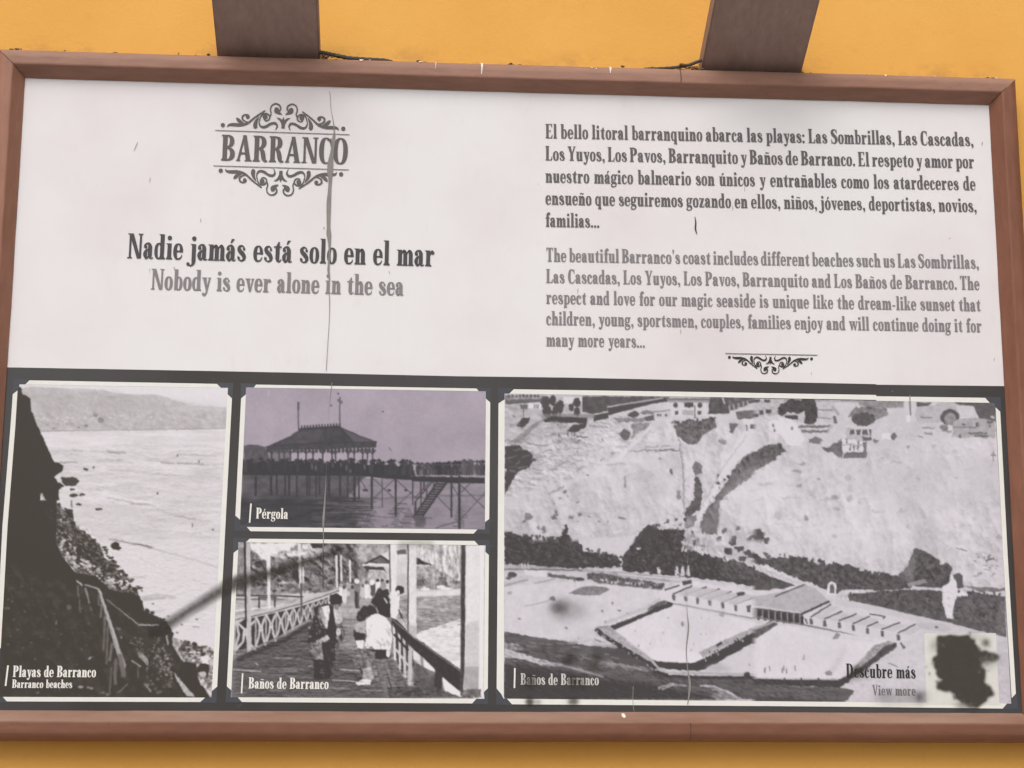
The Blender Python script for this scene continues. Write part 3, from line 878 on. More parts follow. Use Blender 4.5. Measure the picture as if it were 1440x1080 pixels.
    F([(964, 505), (1006, 515), (1006, 580), (964, 572)], 176, .8, soft=1)
    F([(905, 345), (945, 320), (930, 300), (900, 300), (890, 330), (905, 400), (912, 420)], 214, rough=.5)
    E(918, 320, 24, 22, 72, rough=.5)
    E(908, 332, 10, 12, 205)
    F([(900, 360), (918, 350), (912, 440), (895, 470)], 214)
    for i in range(5):
        L([(905 + i * 6, 412 + i * 16), (925 + i * 4, 440 + i * 16)], 7, RNG.choice([90, 200]))
    # right rail
    F([(870, 480), (905, 540), (990, 640), (1000, 720), (930, 770), (900, 690)], 98, tex=10)
    for a, b, w, v in [((885, 500), (893, 690), 12, 205), ((915, 545), (920, 740), 12, 200), ((940, 570), (945, 780), 14, 190), ((975, 600), (970, 820), 22, 186), ((1005, 650), (990, 820), 14, 160), ((1035, 680), (1045, 820), 14, 150), ((890, 560), (960, 640), 12, 84), ((900, 640), (960, 720), 10, 190)]:
        L([a, b], w, v)
    F([(985, 625), (1020, 660), (1022, 700), (990, 690)], 205)
    F([(1045, 690), (1110, 745), (1105, 800), (1050, 745)], 212)
    F([(990, 700), (1140, 780), (1150, 880), (990, 830)], 108, .8, tex=16, rough=.5)
    F([(1140, 780), (1240, 870), (1245, 890), (1165, 892)], 214)
    F([(870, 468), (905, 480), (985, 570), (1010, 580), (1240, 745), (1255, 800), (1255, 872), (1180, 815), (1050, 690), (960, 610), (880, 510)], 90, rough=.4, tex=8)
    L([(875, 475), (1000, 580), (1245, 755)], 7, 140, .8)
    F([(1105, 740), (1150, 760), (1135, 890), (1100, 860)], 94, rough=.5)
    # big post at the right
    F([(1245, 80), (1270, 80), (1268, 480), (1262, 760), (1250, 880), (1240, 880)], 96, tex=8)
    F([(1268, 85), (1345, 85), (1340, 500), (1338, 740), (1265, 740)], 206)
    F([(1268, 500), (1340, 480), (1338, 850), (1262, 850)], 188, .8, soft=1)
    F([(1262, 730), (1338, 730), (1338, 855), (1262, 850)], 168, .9, tex=5)
    F([(1345, 75), (1368, 80), (1362, 900), (1340, 900)], 214)
    F([(1255, 850), (1350, 850), (1352, 895), (1245, 895)], 118, .85, rough=1.5, tex=26, ts=4)
    L([(1242, 80), (1244, 890)], 4, 120, .7)
    # bench and lower planks right
    F([(780, 690), (880, 690), (960, 830), (1100, 850), (1250, 895), (830, 895)], 122, .85, tex=14, ts=5)
    F([(790, 700), (825, 695), (880, 880), (835, 890)], 134, .8, rough=.5, tex=14)
    L([(830, 695), (885, 885)], 5, 92)
    L([(835, 695), (900, 880)], 18, 140, .8)
    F([(850, 840), (1090, 835), (1240, 890), (860, 893)], 105, .8, rough=1, tex=18, ts=4)
    # man on the left: dark jacket, white shirt, cap
    F([(465, 410), (520, 392), (560, 400), (600, 420), (605, 500), (625, 560), (610, 590), (580, 560), (575, 610), (500, 620), (425, 605), (430, 560), (450, 500)], 84, rough=.7, tex=9)
    F([(498, 410), (540, 402), (548, 440), (530, 530), (505, 500), (490, 440)], 205, rough=.5)
    F([(545, 440), (558, 440), (560, 500), (530, 560), (535, 500)], 72)
    F([(560, 420), (602, 410), (612, 480), (600, 510), (575, 500)], 186, rough=.7, tex=10)
    F([(575, 500), (605, 500), (626, 560), (620, 592), (606, 560), (580, 540)], 120, rough=.6, tex=20)
    F([(485, 410), (500, 405), (520, 470), (520, 530), (498, 520), (480, 460)], 150, .8, rough=.8, tex=20)
    E(590, 545, 12, 22, 196, rough=.6)
    E(575, 390, 30, 34, 100, rough=.7, tex=16)
    F([(540, 380), (548, 348), (580, 340), (608, 355), (612, 385), (590, 395), (560, 400)], 76, rough=.6)
    E(578, 412, 16, 16, 150, rough=.8)
    F([(470, 590), (535, 560), (545, 580), (495, 620), (475, 612)], 178, rough=.6, tex=12)
    F([(440, 600), (520, 600), (518, 690), (470, 690)], 150, rough=.8, tex=26, ts=4)
    F([(500, 600), (575, 600), (568, 690), (545, 790), (510, 800), (515, 700)], 88, rough=.6, tex=10)
    F([(460, 690), (518, 690), (505, 800), (460, 800)], 92, rough=.6, tex=16)
    c.scatter([(440, 420), (490, 420), (500, 600), (430, 600)], 25, 3, 8, 120, 165, al=.8)
    # stooping man in the white shirt, and the child
    F([(740, 480), (770, 452), (805, 448), (845, 470), (872, 510), (878, 580), (866, 645), (800, 648), (765, 620), (745, 632), (730, 615), (742, 570), (735, 520)], 224, rough=.6)
    L([(770, 500), (752, 560), (745, 620)], 9, 196, .8, soft=1)
    L([(820, 480), (842, 560), (838, 630)], 9, 200, .7, soft=1.2)
    F([(845, 500), (872, 540), (862, 640), (845, 600)], 186, .6, soft=1)
    F([(800, 560), (830, 580), (835, 630), (800, 620)], 190, .5, soft=1.5)
    F([(690, 440), (720, 425), (760, 400), (790, 410), (800, 440), (750, 462), (715, 475), (692, 470)], 80, rough=.8)
    E(735, 432, 30, 26, 84, rough=.8)
    E(712, 465, 26, 28, 92, rough=.8, tex=14)
    F([(680, 500), (735, 480), (735, 560), (690, 560), (672, 530)], 172, rough=.7, tex=14)
    F([(668, 530), (690, 545), (735, 555), (730, 590), (680, 590)], 84, rough=.6)
    F([(682, 590), (728, 590), (725, 632), (690, 632)], 218, rough=.5)
    F([(735, 635), (860, 640), (875, 680), (790, 690), (780, 660)], 80, rough=.6)
    F([(670, 690), (740, 640), (790, 650), (785, 720), (740, 760), (690, 740)], 132, rough=.8, tex=22, ts=4)
    F([(725, 735), (765, 730), (780, 790), (760, 815), (720, 800)], 172, rough=.6, tex=14)
    F([(683, 815), (720, 795), (765, 800), (762, 825), (690, 828)], 210, rough=.5)
    E(855, 660, 12, 20, 205, rough=.5)
    c.relief(c.mask_poly([(440, 400), (600, 400), (620, 590), (560, 780), (470, 780), (430, 600)], soft=3), 11, 9, 25, 2.4, .7, 3)
    c.relief(c.mask_poly([(680, 400), (870, 400), (870, 640), (780, 800), (690, 820), (670, 520)], soft=3), 11, 10, 27, 2.4, .6, 3)
    c.relief(c.mask_poly([(20, 660), (340, 540), (600, 470), (900, 700), (1100, 890), (20, 890)], soft=3), 8, 8, 29, 1.57, 2.6, 4)
    c.finish(.4, gain=1.25, mid=156, soft=.4, speck=5)
    return c


def paint_baths():
    c = Canvas(698, 550, 1426, 998, 203)
    F, L, E = c.F, c.L, c.E
    X, Y = c.X, c.Y
    # pale cliff face, rills running down
    c.A += 9 * fbm(X, Y, 90, 3, 4) + 7 * fbm(X + Y * .35, Y * .6, 14, 4, 4) + 5 * fbm(X * .7, Y * 1.6, 7, 6, 3)
    for i in range(420):                    # rills and ledges of the bare slope
        x, y = RNG.uniform(712, 1405), RNG.uniform(600, 790)
        a = -.5 + .9 * vnoise(np.array(x), np.array(y), 60, 8) * 2 - .5
        n = RNG.uniform(4, 20)
        d = (math.cos(a) * n, math.sin(a) * n * .8)
        c.L([(x, y), (x + d[0] * .5, y + d[1] * .5 + RNG.uniform(-2, 2)), (x + d[0], y + d[1])], RNG.uniform(.8, 2.4), RNG.choice([172, 184, 190, 222, 226]), RNG.uniform(.25, .6), soft=1, rough=1.2)
    for i in range(36):
        x, y = RNG.uniform(720, 1400), RNG.uniform(600, 780)
        c.E(x, y, RNG.uniform(10, 34), RNG.uniform(4, 14), RNG.choice([190, 194, 220]), .35, soft=5, rough=3)
    c.crop(0, 0, 1)
    slope = [(708, 585), (860, 590), (940, 590), (1090, 600), (1190, 640), (1400, 615), (1418, 835), (1330, 830), (1180, 800), (1070, 775), (960, 770), (880, 785), (708, 770)]
    c.relief(c.mask_poly(slope, soft=4), 6, 46, 3, 2.5, .6, 4)
    c.relief(c.mask_poly(slope, soft=4), 3.6, 15, 11, 2.2, .8, 4)
    c.relief(c.mask_poly([(708, 560), (870, 575), (930, 610), (860, 650), (720, 700), (708, 700)], soft=5), 11, 13, 21, 2.0, 1.7, 4)
    c.relief(c.mask_poly([(700, 780), (1426, 860), (1426, 992), (700, 992)], soft=3), 4, 9, 31, 2.0, 1.2, 4)
    c.crop(690, 530, 3.892)
    F([(75, 95), (560, 95), (500, 260), (300, 340), (75, 380)], 178, .6, soft=8, tex=16, ts=7)
    F([(75, 100), (300, 100), (300, 130), (75, 125)], 150, rough=.8, tex=24)
    for i in range(9):
        E(100 + i * 20, 104, 6, 8, 92, rough=.5)
    F([(80, 125), (280, 120), (280, 135), (120, 150), (80, 150)], 112, rough=.6)
    F([(200, 145), (275, 140), (275, 175), (200, 170)], 218)
    for x in (240, 252, 262):
        L([(x, 152), (x, 170)], 5, 110)
    F([(160, 150), (205, 152), (200, 178), (165, 180)], 120, rough=.8)
    F([(400, 108), (500, 110), (500, 150), (400, 145)], 214)
    F([(500, 105), (980, 108), (960, 130), (640, 165), (640, 190), (560, 205), (500, 190)], 100, rough=.6, tex=10)
    F([(640, 165), (960, 115), (970, 135), (880, 148), (665, 205), (645, 210)], 92)
    L([(640, 165), (800, 138), (940, 116)], 7, 190)
    F([(560, 210), (645, 195), (645, 225), (565, 245)], 92)
    for x, y, r in [(300, 140, 26), (310, 190, 26), (340, 130, 20), (378, 165, 26), (470, 140, 20), (470, 190, 18), (350, 190, 20), (440, 170, 16)]:
        E(x, y, r, r * 1.35, 92, rough=1.3)
    for x in (318, 380, 475):
        L([(x, 190), (x, 235)], 8, 88)
    L([(290, 215), (560, 215)], 26, 138, .7, soft=1, rough=1)
    F([(285, 235), (330, 215), (530, 225), (525, 255), (300, 248)], 86, rough=.5)
    F([(415, 295), (450, 265), (530, 250), (520, 275), (460, 308)], 90, rough=.5)
    F([(140, 265), (175, 220), (215, 225), (205, 255), (175, 280)], 90, rough=.8)
    L([(180, 165), (180, 215)], 5, 110)
    L([(130, 360), (200, 310), (250, 260)], 20, 140, .8, soft=1.2, rough=1)
    L([(110, 360), (240, 260), (330, 215)], 8, 120, .6, soft=1)
    F([(78, 380), (150, 375), (215, 410), (245, 455), (210, 495), (150, 525), (105, 590), (92, 625), (78, 640)], 88, rough=1)
    L([(80, 350), (180, 355), (250, 375), (310, 370)], 8, 130, .7, rough=1.5, soft=.8)
    for i in range(80):
        x, y = RNG.uniform(90, 500), RNG.uniform(250, 520)
        L([(x, y), (x + RNG.uniform(10, 45), y - RNG.uniform(-2, 14))], RNG.uniform(4, 9), RNG.uniform(125, 160), .55, soft=.7, rough=.8)
    for x in (375, 420, 445, 460):
        L([(x, 305), (x, 325)], 7, 120)
    L([(470, 330), (530, 328)], 7, 112)
    E(735, 315, 30, 28, 112, rough=1.5, tex=16)
    F([(770, 250), (880, 250), (860, 280), (800, 310), (770, 340)], 140, .8, rough=2, tex=26)
    E(785, 205, 32, 18, 100, rough=1.2)
    F([(660, 225), (840, 225), (900, 205), (900, 240), (700, 250)], 130, .8, rough=1, tex=16)
    F([(840, 222), (900, 205), (900, 232), (850, 242)], 110, rough=.6)
    E(860, 195, 40, 12, 120, .8, rough=1)
    F([(895, 190), (985, 180), (985, 230), (895, 232)], 200, rough=.3)
    L([(895, 192), (985, 182)], 6, 140)
    for x in (915, 930, 960):
        E(x, 210, 6, 8, 110)
    # big white villa
    F([(960, 115), (1210, 115), (1185, 140), (975, 135)], 130)
    F([(985, 135), (1180, 138), (1180, 215), (985, 212)], 210)
    F([(975, 128), (1205, 130), (1190, 142), (975, 140)], 165)
    for x in (1012, 1085, 1145):
        E(x, 155, 13, 14, 100, rough=.3)
    for x in (1018, 1142):
        F([(x - 10, 185), (x + 10, 185), (x + 10, 206), (x - 10, 206)], 104)
    F([(1050, 180), (1110, 182), (1110, 210), (1050, 208)], 178)
    L([(1118, 160), (1118, 225)], 7, 120)
    F([(1060, 142), (1110, 142), (1110, 165), (1060, 165)], 96)
    F([(1200, 112), (1310, 112), (1310, 200), (1190, 205)], 100, rough=1, tex=12)
    F([(1300, 112), (1440, 112), (1440, 140), (1310, 190)], 112, rough=1, tex=12)
    for i in range(5):
        L([(1305 + i * 25, 160 - i * 7), (1310 + i * 25, 195 - i * 9)], 6, 185)
    L([(1270, 110), (1280, 145)], 8, 205)
    F([(1340, 190), (1440, 180), (1440, 230), (1350, 232)], 120, rough=.6, tex=12)
    L([(1340, 185), (1440, 172)], 9, 205)
    F([(1380, 232), (1440, 228), (1440, 262), (1385, 262)], 214)
    for x in (1400, 1425):
        L([(x, 262), (x, 295)], 7, 110)
    F([(1310, 250), (1360, 260), (1325, 310), (1310, 300)], 120, rough=.8)
    # scrub under the villa
    F([(1005, 265), (1080, 235), (1160, 240), (1230, 225), (1235, 270), (1180, 310), (1130, 370), (1060, 360), (1015, 310)], 118, rough=1.5, tex=16, ts=4)
    L([(1030, 340), (1050, 460), (1055, 560), (1060, 760)], 7, 150, .9, soft=.8, rough=.8)
    L([(760, 405), (900, 400), (1040, 400)], 7, 110, .9, rough=1)
    L([(1040, 400), (900, 408)], 5, 150)
    L([(400, 590), (560, 530), (720, 430), (860, 290)], 22, 216, .6, soft=2)
    L([(730, 440), (880, 290)], 8, 180, .6, soft=1)
    F([(740, 530), (830, 500), (900, 540), (880, 575), (750, 570)], 182, .8, rough=2, tex=16)
    L([(735, 545), (738, 600)], 10, 120, rough=.8)
    E(1132, 500, 28, 34, 130, rough=1.2, tex=18)
    E(1270, 355, 16, 18, 150, rough=1.2)
    E(1255, 400, 16, 40, 182, .7, rough=2, soft=1)
    F([(960, 505), (985, 500), (985, 520), (965, 518)], 224)
    E(990, 515, 8, 18, 110)
    L([(1243, 535), (1245, 580), (1252, 605)], 8, 74)
    for x, y, a, b in [(205, 765, 24, 26), (185, 790, 14, 10), (352, 755, 12, 30), (345, 770, 14, 12), (438, 768, 14, 12), (490, 752, 16, 14), (475, 785, 8, 8), (545, 765, 8, 7), (722, 772, 24, 10), (638, 790, 7, 9), (598, 790, 6, 7), (403, 628, 10, 9), (377, 665, 6, 6), (420, 650, 6, 7), (348, 697, 6, 5), (292, 835, 10, 24), (262, 825, 7, 18), (478, 685, 14, 5), (530, 540, 12, 5), (670, 415, 16, 8), (615, 455, 18, 8), (612, 348, 8, 8), (370, 262, 8, 5), (130, 218, 10, 4), (472, 410, 6, 8), (930, 445, 6, 12)]:
        E(x, y, a * .85, b * .85, 120, .85, rough=1.4, tex=14, soft=.4)
    for p in [[(320, 640), (400, 600)], [(355, 490), (420, 460)], [(540, 265), (640, 275)], [(210, 500), (280, 512)], [(640, 480), (740, 478)], [(940, 380), (980, 376)], [(840, 385), (920, 380)]]:
        L(p, 8, 140, .7, soft=.8, rough=1.2)
    # railway gully
    F([(1440, 400), (1380, 440), (1320, 520), (1260, 620), (1160, 760), (1145, 820), (1180, 860), (1240, 860), (1255, 680), (1330, 610), (1400, 570), (1440, 530)], 118, rough=.8, tex=12)
    F([(1250, 660), (1250, 850), (1160, 850), (1180, 760)], 140, .6, soft=2)
    F([(1380, 300), (1440, 280), (1440, 390), (1340, 480), (1240, 620), (1110, 830), (1085, 830), (1200, 640), (1290, 460)], 214, rough=.4)
    L([(1400, 320), (1270, 500), (1100, 820)], 5, 178, .8)
    F([(1120, 540), (1150, 560), (1160, 620), (1150, 720), (1060, 780), (1070, 720), (1110, 680)], 104, rough=1.5, tex=14)
    E(1030, 650, 12, 30, 140, .9, rough=1.2)
    F([(1070, 760), (1130, 760), (1110, 830), (1060, 830)], 150, rough=1.2, tex=26, ts=4)
    F([(1095, 845), (1165, 838), (1165, 862), (1100, 872)], 84)
    F([(1090, 870), (1150, 870), (1140, 920), (1095, 930)], 150, tex=30, ts=3)
    c.scatter([(1080, 870), (1180, 870), (1170, 930), (1080, 930)], 20, 4, 9, 84, 110)
    for x, y in [(1350, 830), (1330, 885), (1420, 880), (1280, 840), (1250, 885)]:
        E(x, y, 12, 17, 112, .9, rough=2.2, tex=14)
    c.crop(1060, 530, 3.789)
    # town along the cliff top
    F([(0, 95), (660, 110), (650, 135), (0, 130)], 165, tex=22, ts=4)
    F([(0, 118), (160, 120), (160, 190), (60, 215), (0, 210)], 190, rough=.4, tex=10)
    for x, y, w, h in [(72, 128, 16, 8), (78, 184, 14, 10), (20, 128, 12, 8), (10, 205, 14, 8), (40, 190, 12, 12), (105, 258, 5, 9)]:
        F([(x - w, y - h), (x + w, y - h), (x + w, y + h), (x - w, y + h)], 100)
    for x, y, r in [(160, 170, 32), (200, 155, 40), (240, 160, 40), (290, 150, 44), (310, 190, 40), (300, 225, 34), (150, 185, 22)]:
        E(x, y, r, r * .95, 92, rough=1.3, tex=8)
    F([(340, 130), (430, 130), (440, 180), (415, 245), (340, 230)], 196, rough=.5, tex=8)
    L([(340, 175), (440, 178)], 7, 140)
    L([(340, 215), (420, 225)], 6, 150)
    F([(160, 200), (270, 195), (268, 240), (165, 235)], 190)
    F([(165, 205), (235, 205), (235, 228), (170, 226)], 92)
    F([(80, 240), (140, 215), (200, 225), (235, 250), (250, 300), (280, 325), (240, 370), (180, 365), (150, 320), (80, 280)], 218, rough=.8)
    for x, y in [(102, 260), (202, 272), (110, 285)]:
        E(x, y, 6, 10, 130)
    L([(240, 268), (415, 262), (400, 290), (260, 290)], 14, 118, .9, rough=1)
    F([(420, 180), (480, 180), (470, 240), (400, 330), (380, 340), (410, 240)], 202, .8, soft=1)
    L([(430, 215), (435, 240)], 16, 120)
    L([(420, 160), (450, 200)], 18, 170, .9, rough=1)
    F([(290, 335), (330, 320), (370, 340), (345, 355), (300, 352)], 130, rough=1)
    F([(365, 375), (400, 370), (455, 335), (470, 360), (468, 430), (400, 400)], 116, rough=.8, tex=12)
    # tree and houses at the middle
    F([(540, 160), (700, 165), (720, 200), (640, 235), (500, 215)], 140, rough=1.5, tex=16)
    E(585, 225, 62, 36, 102, rough=1.6, tex=10)
    E(615, 150, 22, 28, 110, rough=1.2)
    F([(700, 110), (800, 115), (800, 165), (640, 165), (560, 150), (560, 130)], 150, rough=.8, tex=14)
    F([(490, 265), (630, 270), (630, 340), (510, 335), (490, 330)], 186)
    F([(515, 280), (630, 280), (628, 310), (515, 305)], 110, tex=10)
    for x in (540, 575, 610):
        L([(x, 280), (x, 308)], 10, 200)
    L([(490, 268), (632, 272)], 6, 214)
    F([(575, 318), (628, 318), (628, 342), (580, 340)], 112)
    F([(460, 330), (600, 340), (600, 432), (470, 428)], 214)
    F([(480, 400), (598, 398), (598, 432), (480, 432)], 106)
    F([(580, 345), (600, 345), (600, 425), (585, 425)], 120)
    for x, y in [(495, 340), (515, 378), (535, 380), (555, 378), (560, 348)]:
        L([(x, y - 8), (x, y + 8)], 8, 110)
    L([(465, 360), (595, 365)], 5, 150)
    L([(465, 335), (470, 430)], 7, 100)
    F([(680, 300), (735, 300), (735, 335), (680, 332)], 218)
    E(745, 318, 16, 20, 120, rough=.8)
    E(650, 342, 16, 8, 130, rough=.8)
    # right: station shed with its arch
    F([(800, 140), (870, 140), (860, 210), (800, 240)], 205, .8, soft=1)
    L([(830, 100), (835, 205)], 8, 150)
    F([(815, 205), (835, 205), (832, 240), (812, 240)], 220)
    F([(870, 135), (950, 135), (930, 155), (870, 160)], 108, rough=.5)
    F([(870, 160), (960, 150), (1000, 135), (1070, 138), (1110, 150), (1170, 160), (1185, 210), (1090, 212), (1000, 240), (880, 250), (860, 210)], 186, rough=.4, tex=7)
    F([(1075, 150), (1170, 155), (1180, 208), (1100, 208)], 204)
    F([(1060, 130), (1290, 135), (1290, 240), (1200, 225), (1170, 155), (1100, 150)], 108, rough=.5, tex=8)
    E(1045, 215, 50, 44, 104, rough=.6)
    E(1048, 225, 32, 34, 150, rough=.8, tex=18)
    F([(1060, 240), (1100, 222), (1180, 215), (1285, 235), (1290, 325), (1060, 325)], 176, rough=.4, tex=10)
    for x, y, w, h in [(1190, 255, 8, 14), (1120, 252, 9, 5), (1260, 240, 16, 6), (1258, 262, 5, 8), (1100, 315, 7, 9), (1195, 300, 50, 5), (1210, 315, 40, 5)]:
        F([(x - w, y - h), (x + w, y - h), (x + w, y + h), (x - w, y + h)], 118)
    E(1015, 270, 24, 14, 130, rough=1, tex=16)
    for p in [[(890, 215), (945, 218)], [(900, 272), (960, 275)], [(910, 300), (950, 302)], [(1000, 285), (1050, 290)], [(1060, 268), (1180, 268)], [(880, 318), (900, 318)]]:
        L(p, 7, 130, .9)
    E(1272, 215, 12, 9, 190, rough=.8)
    L([(1275, 400), (1275, 445)], 5, 95)
    L([(1262, 415), (1290, 415)], 5, 110)
    # slope scars
    F([(0, 400), (60, 365), (150, 355), (170, 395), (100, 450), (0, 512)], 112, rough=1, tex=10)
    for x, y, a, b, v in [(255, 465, 26, 6, 130), (232, 504, 28, 6, 120), (345, 545, 14, 5, 110), (240, 580, 18, 6, 130), (500, 535, 18, 22, 150), (512, 595, 14, 22, 165), (512, 650, 18, 22, 155), (435, 643, 24, 10, 135), (380, 652, 34, 5, 160), (785, 714, 24, 7, 125), (670, 715, 40, 5, 150), (820, 800, 9, 14, 140), (275, 752, 10, 14, 130), (757, 456, 32, 6, 150), (822, 485, 10, 5, 120), (870, 540, 14, 5, 130), (815, 600, 18, 6, 150), (1080, 533, 16, 4, 110), (1105, 560, 12, 4, 140), (1125, 497, 18, 3, 150), (935, 545, 10, 6, 150), (820, 370, 8, 8, 130), (566, 666, 5, 5, 90), (690, 440, 5, 4, 110), (565, 495, 5, 4, 120), (440, 705, 16, 8, 150), (430, 850, 16, 14, 155), (60, 570, 40, 8, 150), (130, 735, 20, 24, 170), (170, 648, 22, 4, 150), (10, 650, 9, 4, 130), (1305, 855, 16, 8, 150), (960, 365, 10, 5, 150), (545, 515, 10, 12, 180)]:
        E(x, y, a, b * .9, v + 12, .8, rough=1.6, soft=.7, tex=10)
    F([(770, 560), (830, 490), (850, 510), (800, 570)], 178, .8, rough=2, soft=1.5)
    F([(760, 620), (860, 600), (840, 640)], 212, .6, soft=3)
    F([(1090, 640), (1180, 580), (1160, 620), (1100, 680)], 190, .6, soft=3)
    F([(300, 470), (450, 430), (760, 450), (1290, 420), (1290, 560), (900, 700), (640, 720)], 210, .5, soft=12)
    E(25, 845, 34, 34, 100, rough=1.5, tex=8)
    E(70, 870, 20, 14, 104, rough=1.3)
    # left lower part
    c.crop(690, 760, 3.892)
    F([(75, -45), (90, -40), (120, -55), (150, -25), (200, -30), (240, -5), (300, -5), (330, -15), (370, 5), (398, -65), (415, -92), (420, -45), (440, -15), (470, 15), (500, 22), (515, 70), (560, 60), (610, 75), (640, 70), (700, 90), (720, 145), (520, 150), (420, 158), (330, 145), (75, 130)], 84, rough=1.8, rs=4, tex=8)
    F([(510, -10), (800, -30), (850, -40), (820, 20), (740, 80), (700, 90), (620, 60), (515, 60)], 206, .9, rough=.6)
    F([(720, 90), (800, -10), (860, -60), (960, -60), (1060, -60), (1060, 60), (1100, 60), (1180, 80), (1270, 110), (1440, 190), (1440, 250), (1200, 215), (1000, 195), (720, 165)], 86, rough=1.2, tex=9)
    F([(790, -10), (860, -90), (920, -60), (940, -40), (900, 0), (850, 20)], 88, rough=1)
    c.scatter([(1060, -60), (1170, -60), (1190, 60), (1080, 50)], 40, 5, 14, 150, 200, rough=1)
    L([(1050, 0), (1052, 60)], 14, 190, rough=1)
    L([(1110, -60), (1260, 70), (1440, 150)], 30, 205, soft=1)
    L([(1170, -10), (1240, 60)], 26, 190, soft=1, tex=20)
    F([(1200, 20), (1440, 60), (1440, 130), (1280, 90)], 190, .8, rough=1)
    for x, y in [(1325, 15), (1405, 70), (1360, 45), (1425, 85), (1300, 60), (1380, 100)]:
        E(x, y, 20, 18, 100, rough=1.5)
    F([(1255, 115), (1330, 105), (1440, 150), (1440, 215), (1260, 205)], 100, .9, rough=1, tex=10)
    E(810, 42, 14, 5, 205)
    F([(912, 148), (932, 150), (930, 185), (912, 182)], 214)
    for x in (1020, 1050, 1080):
        F([(x - 14, 192), (x - 2, 140), (x + 8, 140), (x + 12, 195)], 205, rough=.5)
    E(855, 176, 16, 6, 205)
    # road
    F([(75, 130), (330, 145), (500, 155), (720, 172), (1040, 205), (1040, 232), (760, 205), (500, 170), (75, 155)], 175, rough=.5, tex=14, ts=4, an=3)
    L([(75, 158), (330, 160), (500, 165)], 8, 110, .8, rough=.8)
    L([(700, 185), (1040, 215)], 8, 206)
    F([(180, 160), (310, 170), (300, 200), (190, 190)], 214)
    for x, y in [(172, 138), (188, 140), (205, 138)]:
        L([(x, y - 10), (x, y + 12)], 9, 200)
    E(118, 188, 26, 15, 95, rough=1)
    E(98, 205, 16, 10, 110, rough=1)
    F([(310, 180), (420, 195), (500, 205), (500, 220), (310, 200)], 110, rough=1, tex=16)
    E(488, 213, 26, 10, 92, rough=.6)
    L([(460, 215), (460, 255)], 8, 110)
    F([(530, 180), (640, 180), (740, 205), (880, 225), (950, 240), (940, 272), (740, 250), (600, 235), (530, 215)], 112, rough=1.4, tex=20, ts=3)
    c.scatter([(600, 200), (940, 245), (940, 265), (600, 225)], 30, 3, 8, 160, 205)
    # sand
    F([(75, 250), (460, 225), (940, 272), (1000, 280), (880, 350), (560, 490), (430, 550), (75, 510)], 209, .9, soft=1, tex=5, ts=9)
    L([(75, 248), (200, 215)], 9, 150, .8, soft=1)
    L([(240, 235), (350, 210)], 7, 160, .8)
    E(100, 285, 14, 10, 170, rough=1)
    F([(425, 290), (480, 262), (520, 250), (620, 252), (655, 268), (600, 298), (520, 302)], 138, rough=.6, tex=18, ts=3)
    L([(190, 360), (300, 335), (340, 320)], 6, 170, .8)
    for x, y, a, b in [(340, 318, 16, 12), (412, 480, 8, 6), (702, 384, 9, 6), (665, 345, 6, 8), (610, 385, 5, 6), (160, 430, 9, 4), (750, 400, 6, 7)]:
        E(x, y, a, b, 135, rough=.8)
    # surf lower left
    F([(75, 500), (140, 510), (240, 530), (360, 545), (560, 580), (700, 590), (770, 620), (880, 660), (940, 740), (1060, 745), (1440, 745), (1440, 870), (75, 870)], 104, rough=.8, tex=10, ts=5, an=3)
    F([(560, 580), (700, 580), (800, 640), (860, 690), (700, 660), (560, 620)], 92, .7, soft=3)
    F([(75, 560), (140, 565), (190, 600), (75, 600)], 150, rough=1.5, tex=26)
    F([(75, 590), (140, 610), (240, 640), (330, 665), (390, 690), (300, 690), (180, 650), (75, 640)], 192, rough=1, tex=16)
    L([(330, 670), (480, 705), (610, 745)], 12, 170, soft=1, rough=1)
    F([(480, 640), (600, 650), (720, 680), (830, 690), (880, 720), (700, 700), (560, 680)], 140, .8, rough=2, soft=.6, tex=22, ts=4, an=2)
    L([(600, 665), (720, 680), (860, 715)], 7, 180, .7, soft=.8, rough=1.5)
    for i in range(60):
        x, y = RNG.uniform(80, 700), RNG.uniform(540, 700)
        L([(x, y), (x + RNG.uniform(10, 50), y + RNG.uniform(0, 10))], RNG.uniform(3, 8), RNG.choice([78, 86, 160, 175]), .5, soft=.8)
    F([(75, 680), (300, 700), (600, 755), (900, 790), (1100, 835), (1300, 872), (75, 872)], 77, .9, soft=3, rough=1.5)
    L([(920, 810), (980, 785), (1070, 795)], 12, 180, .8, soft=1, rough=1.5)
    L([(940, 815), (1000, 790)], 7, 205, .8, soft=.8)
    F([(1140, 790), (1200, 790), (1290, 815), (1370, 865), (1250, 870), (1200, 850), (1250, 830)], 150, .9, rough=1.5, tex=24, ts=4)
    L([(1150, 795), (1230, 800), (1320, 840), (1370, 868)], 8, 205, .8, soft=.8, rough=1)
    # swimming basins
    F([(1005, 345), (1440, 425), (1440, 470), (1160, 640), (1130, 675), (900, 660), (880, 640), (680, 490)], 216, tex=4)
    F([(860, 620), (900, 590), (1000, 590), (1100, 610), (1165, 640), (1140, 670), (1000, 672), (900, 655)], 224, .9, soft=1.5)
    F([(585, 470), (640, 465), (700, 510), (780, 580), (850, 620), (890, 665), (860, 660), (760, 590), (690, 560), (600, 510)], 172, rough=.8, tex=16, ts=3)
    L([(580, 490), (650, 540), (760, 610), (880, 680), (960, 735)], 22, 84, rough=1)
    F([(880, 655), (950, 665), (1100, 672), (1160, 650), (1440, 500), (1440, 560), (1180, 700), (1140, 715), (960, 705), (900, 690)], 84, rough=.7)
    F([(1140, 612), (1280, 545), (1440, 475), (1440, 500), (1160, 640)], 172, rough=.6, tex=14, ts=3)
    F([(1235, 570), (1262, 550), (1268, 565), (1240, 585)], 84)
    L([(885, 660), (920, 705), (980, 725), (1180, 728), (1440, 735)], 14, 180, rough=.7)
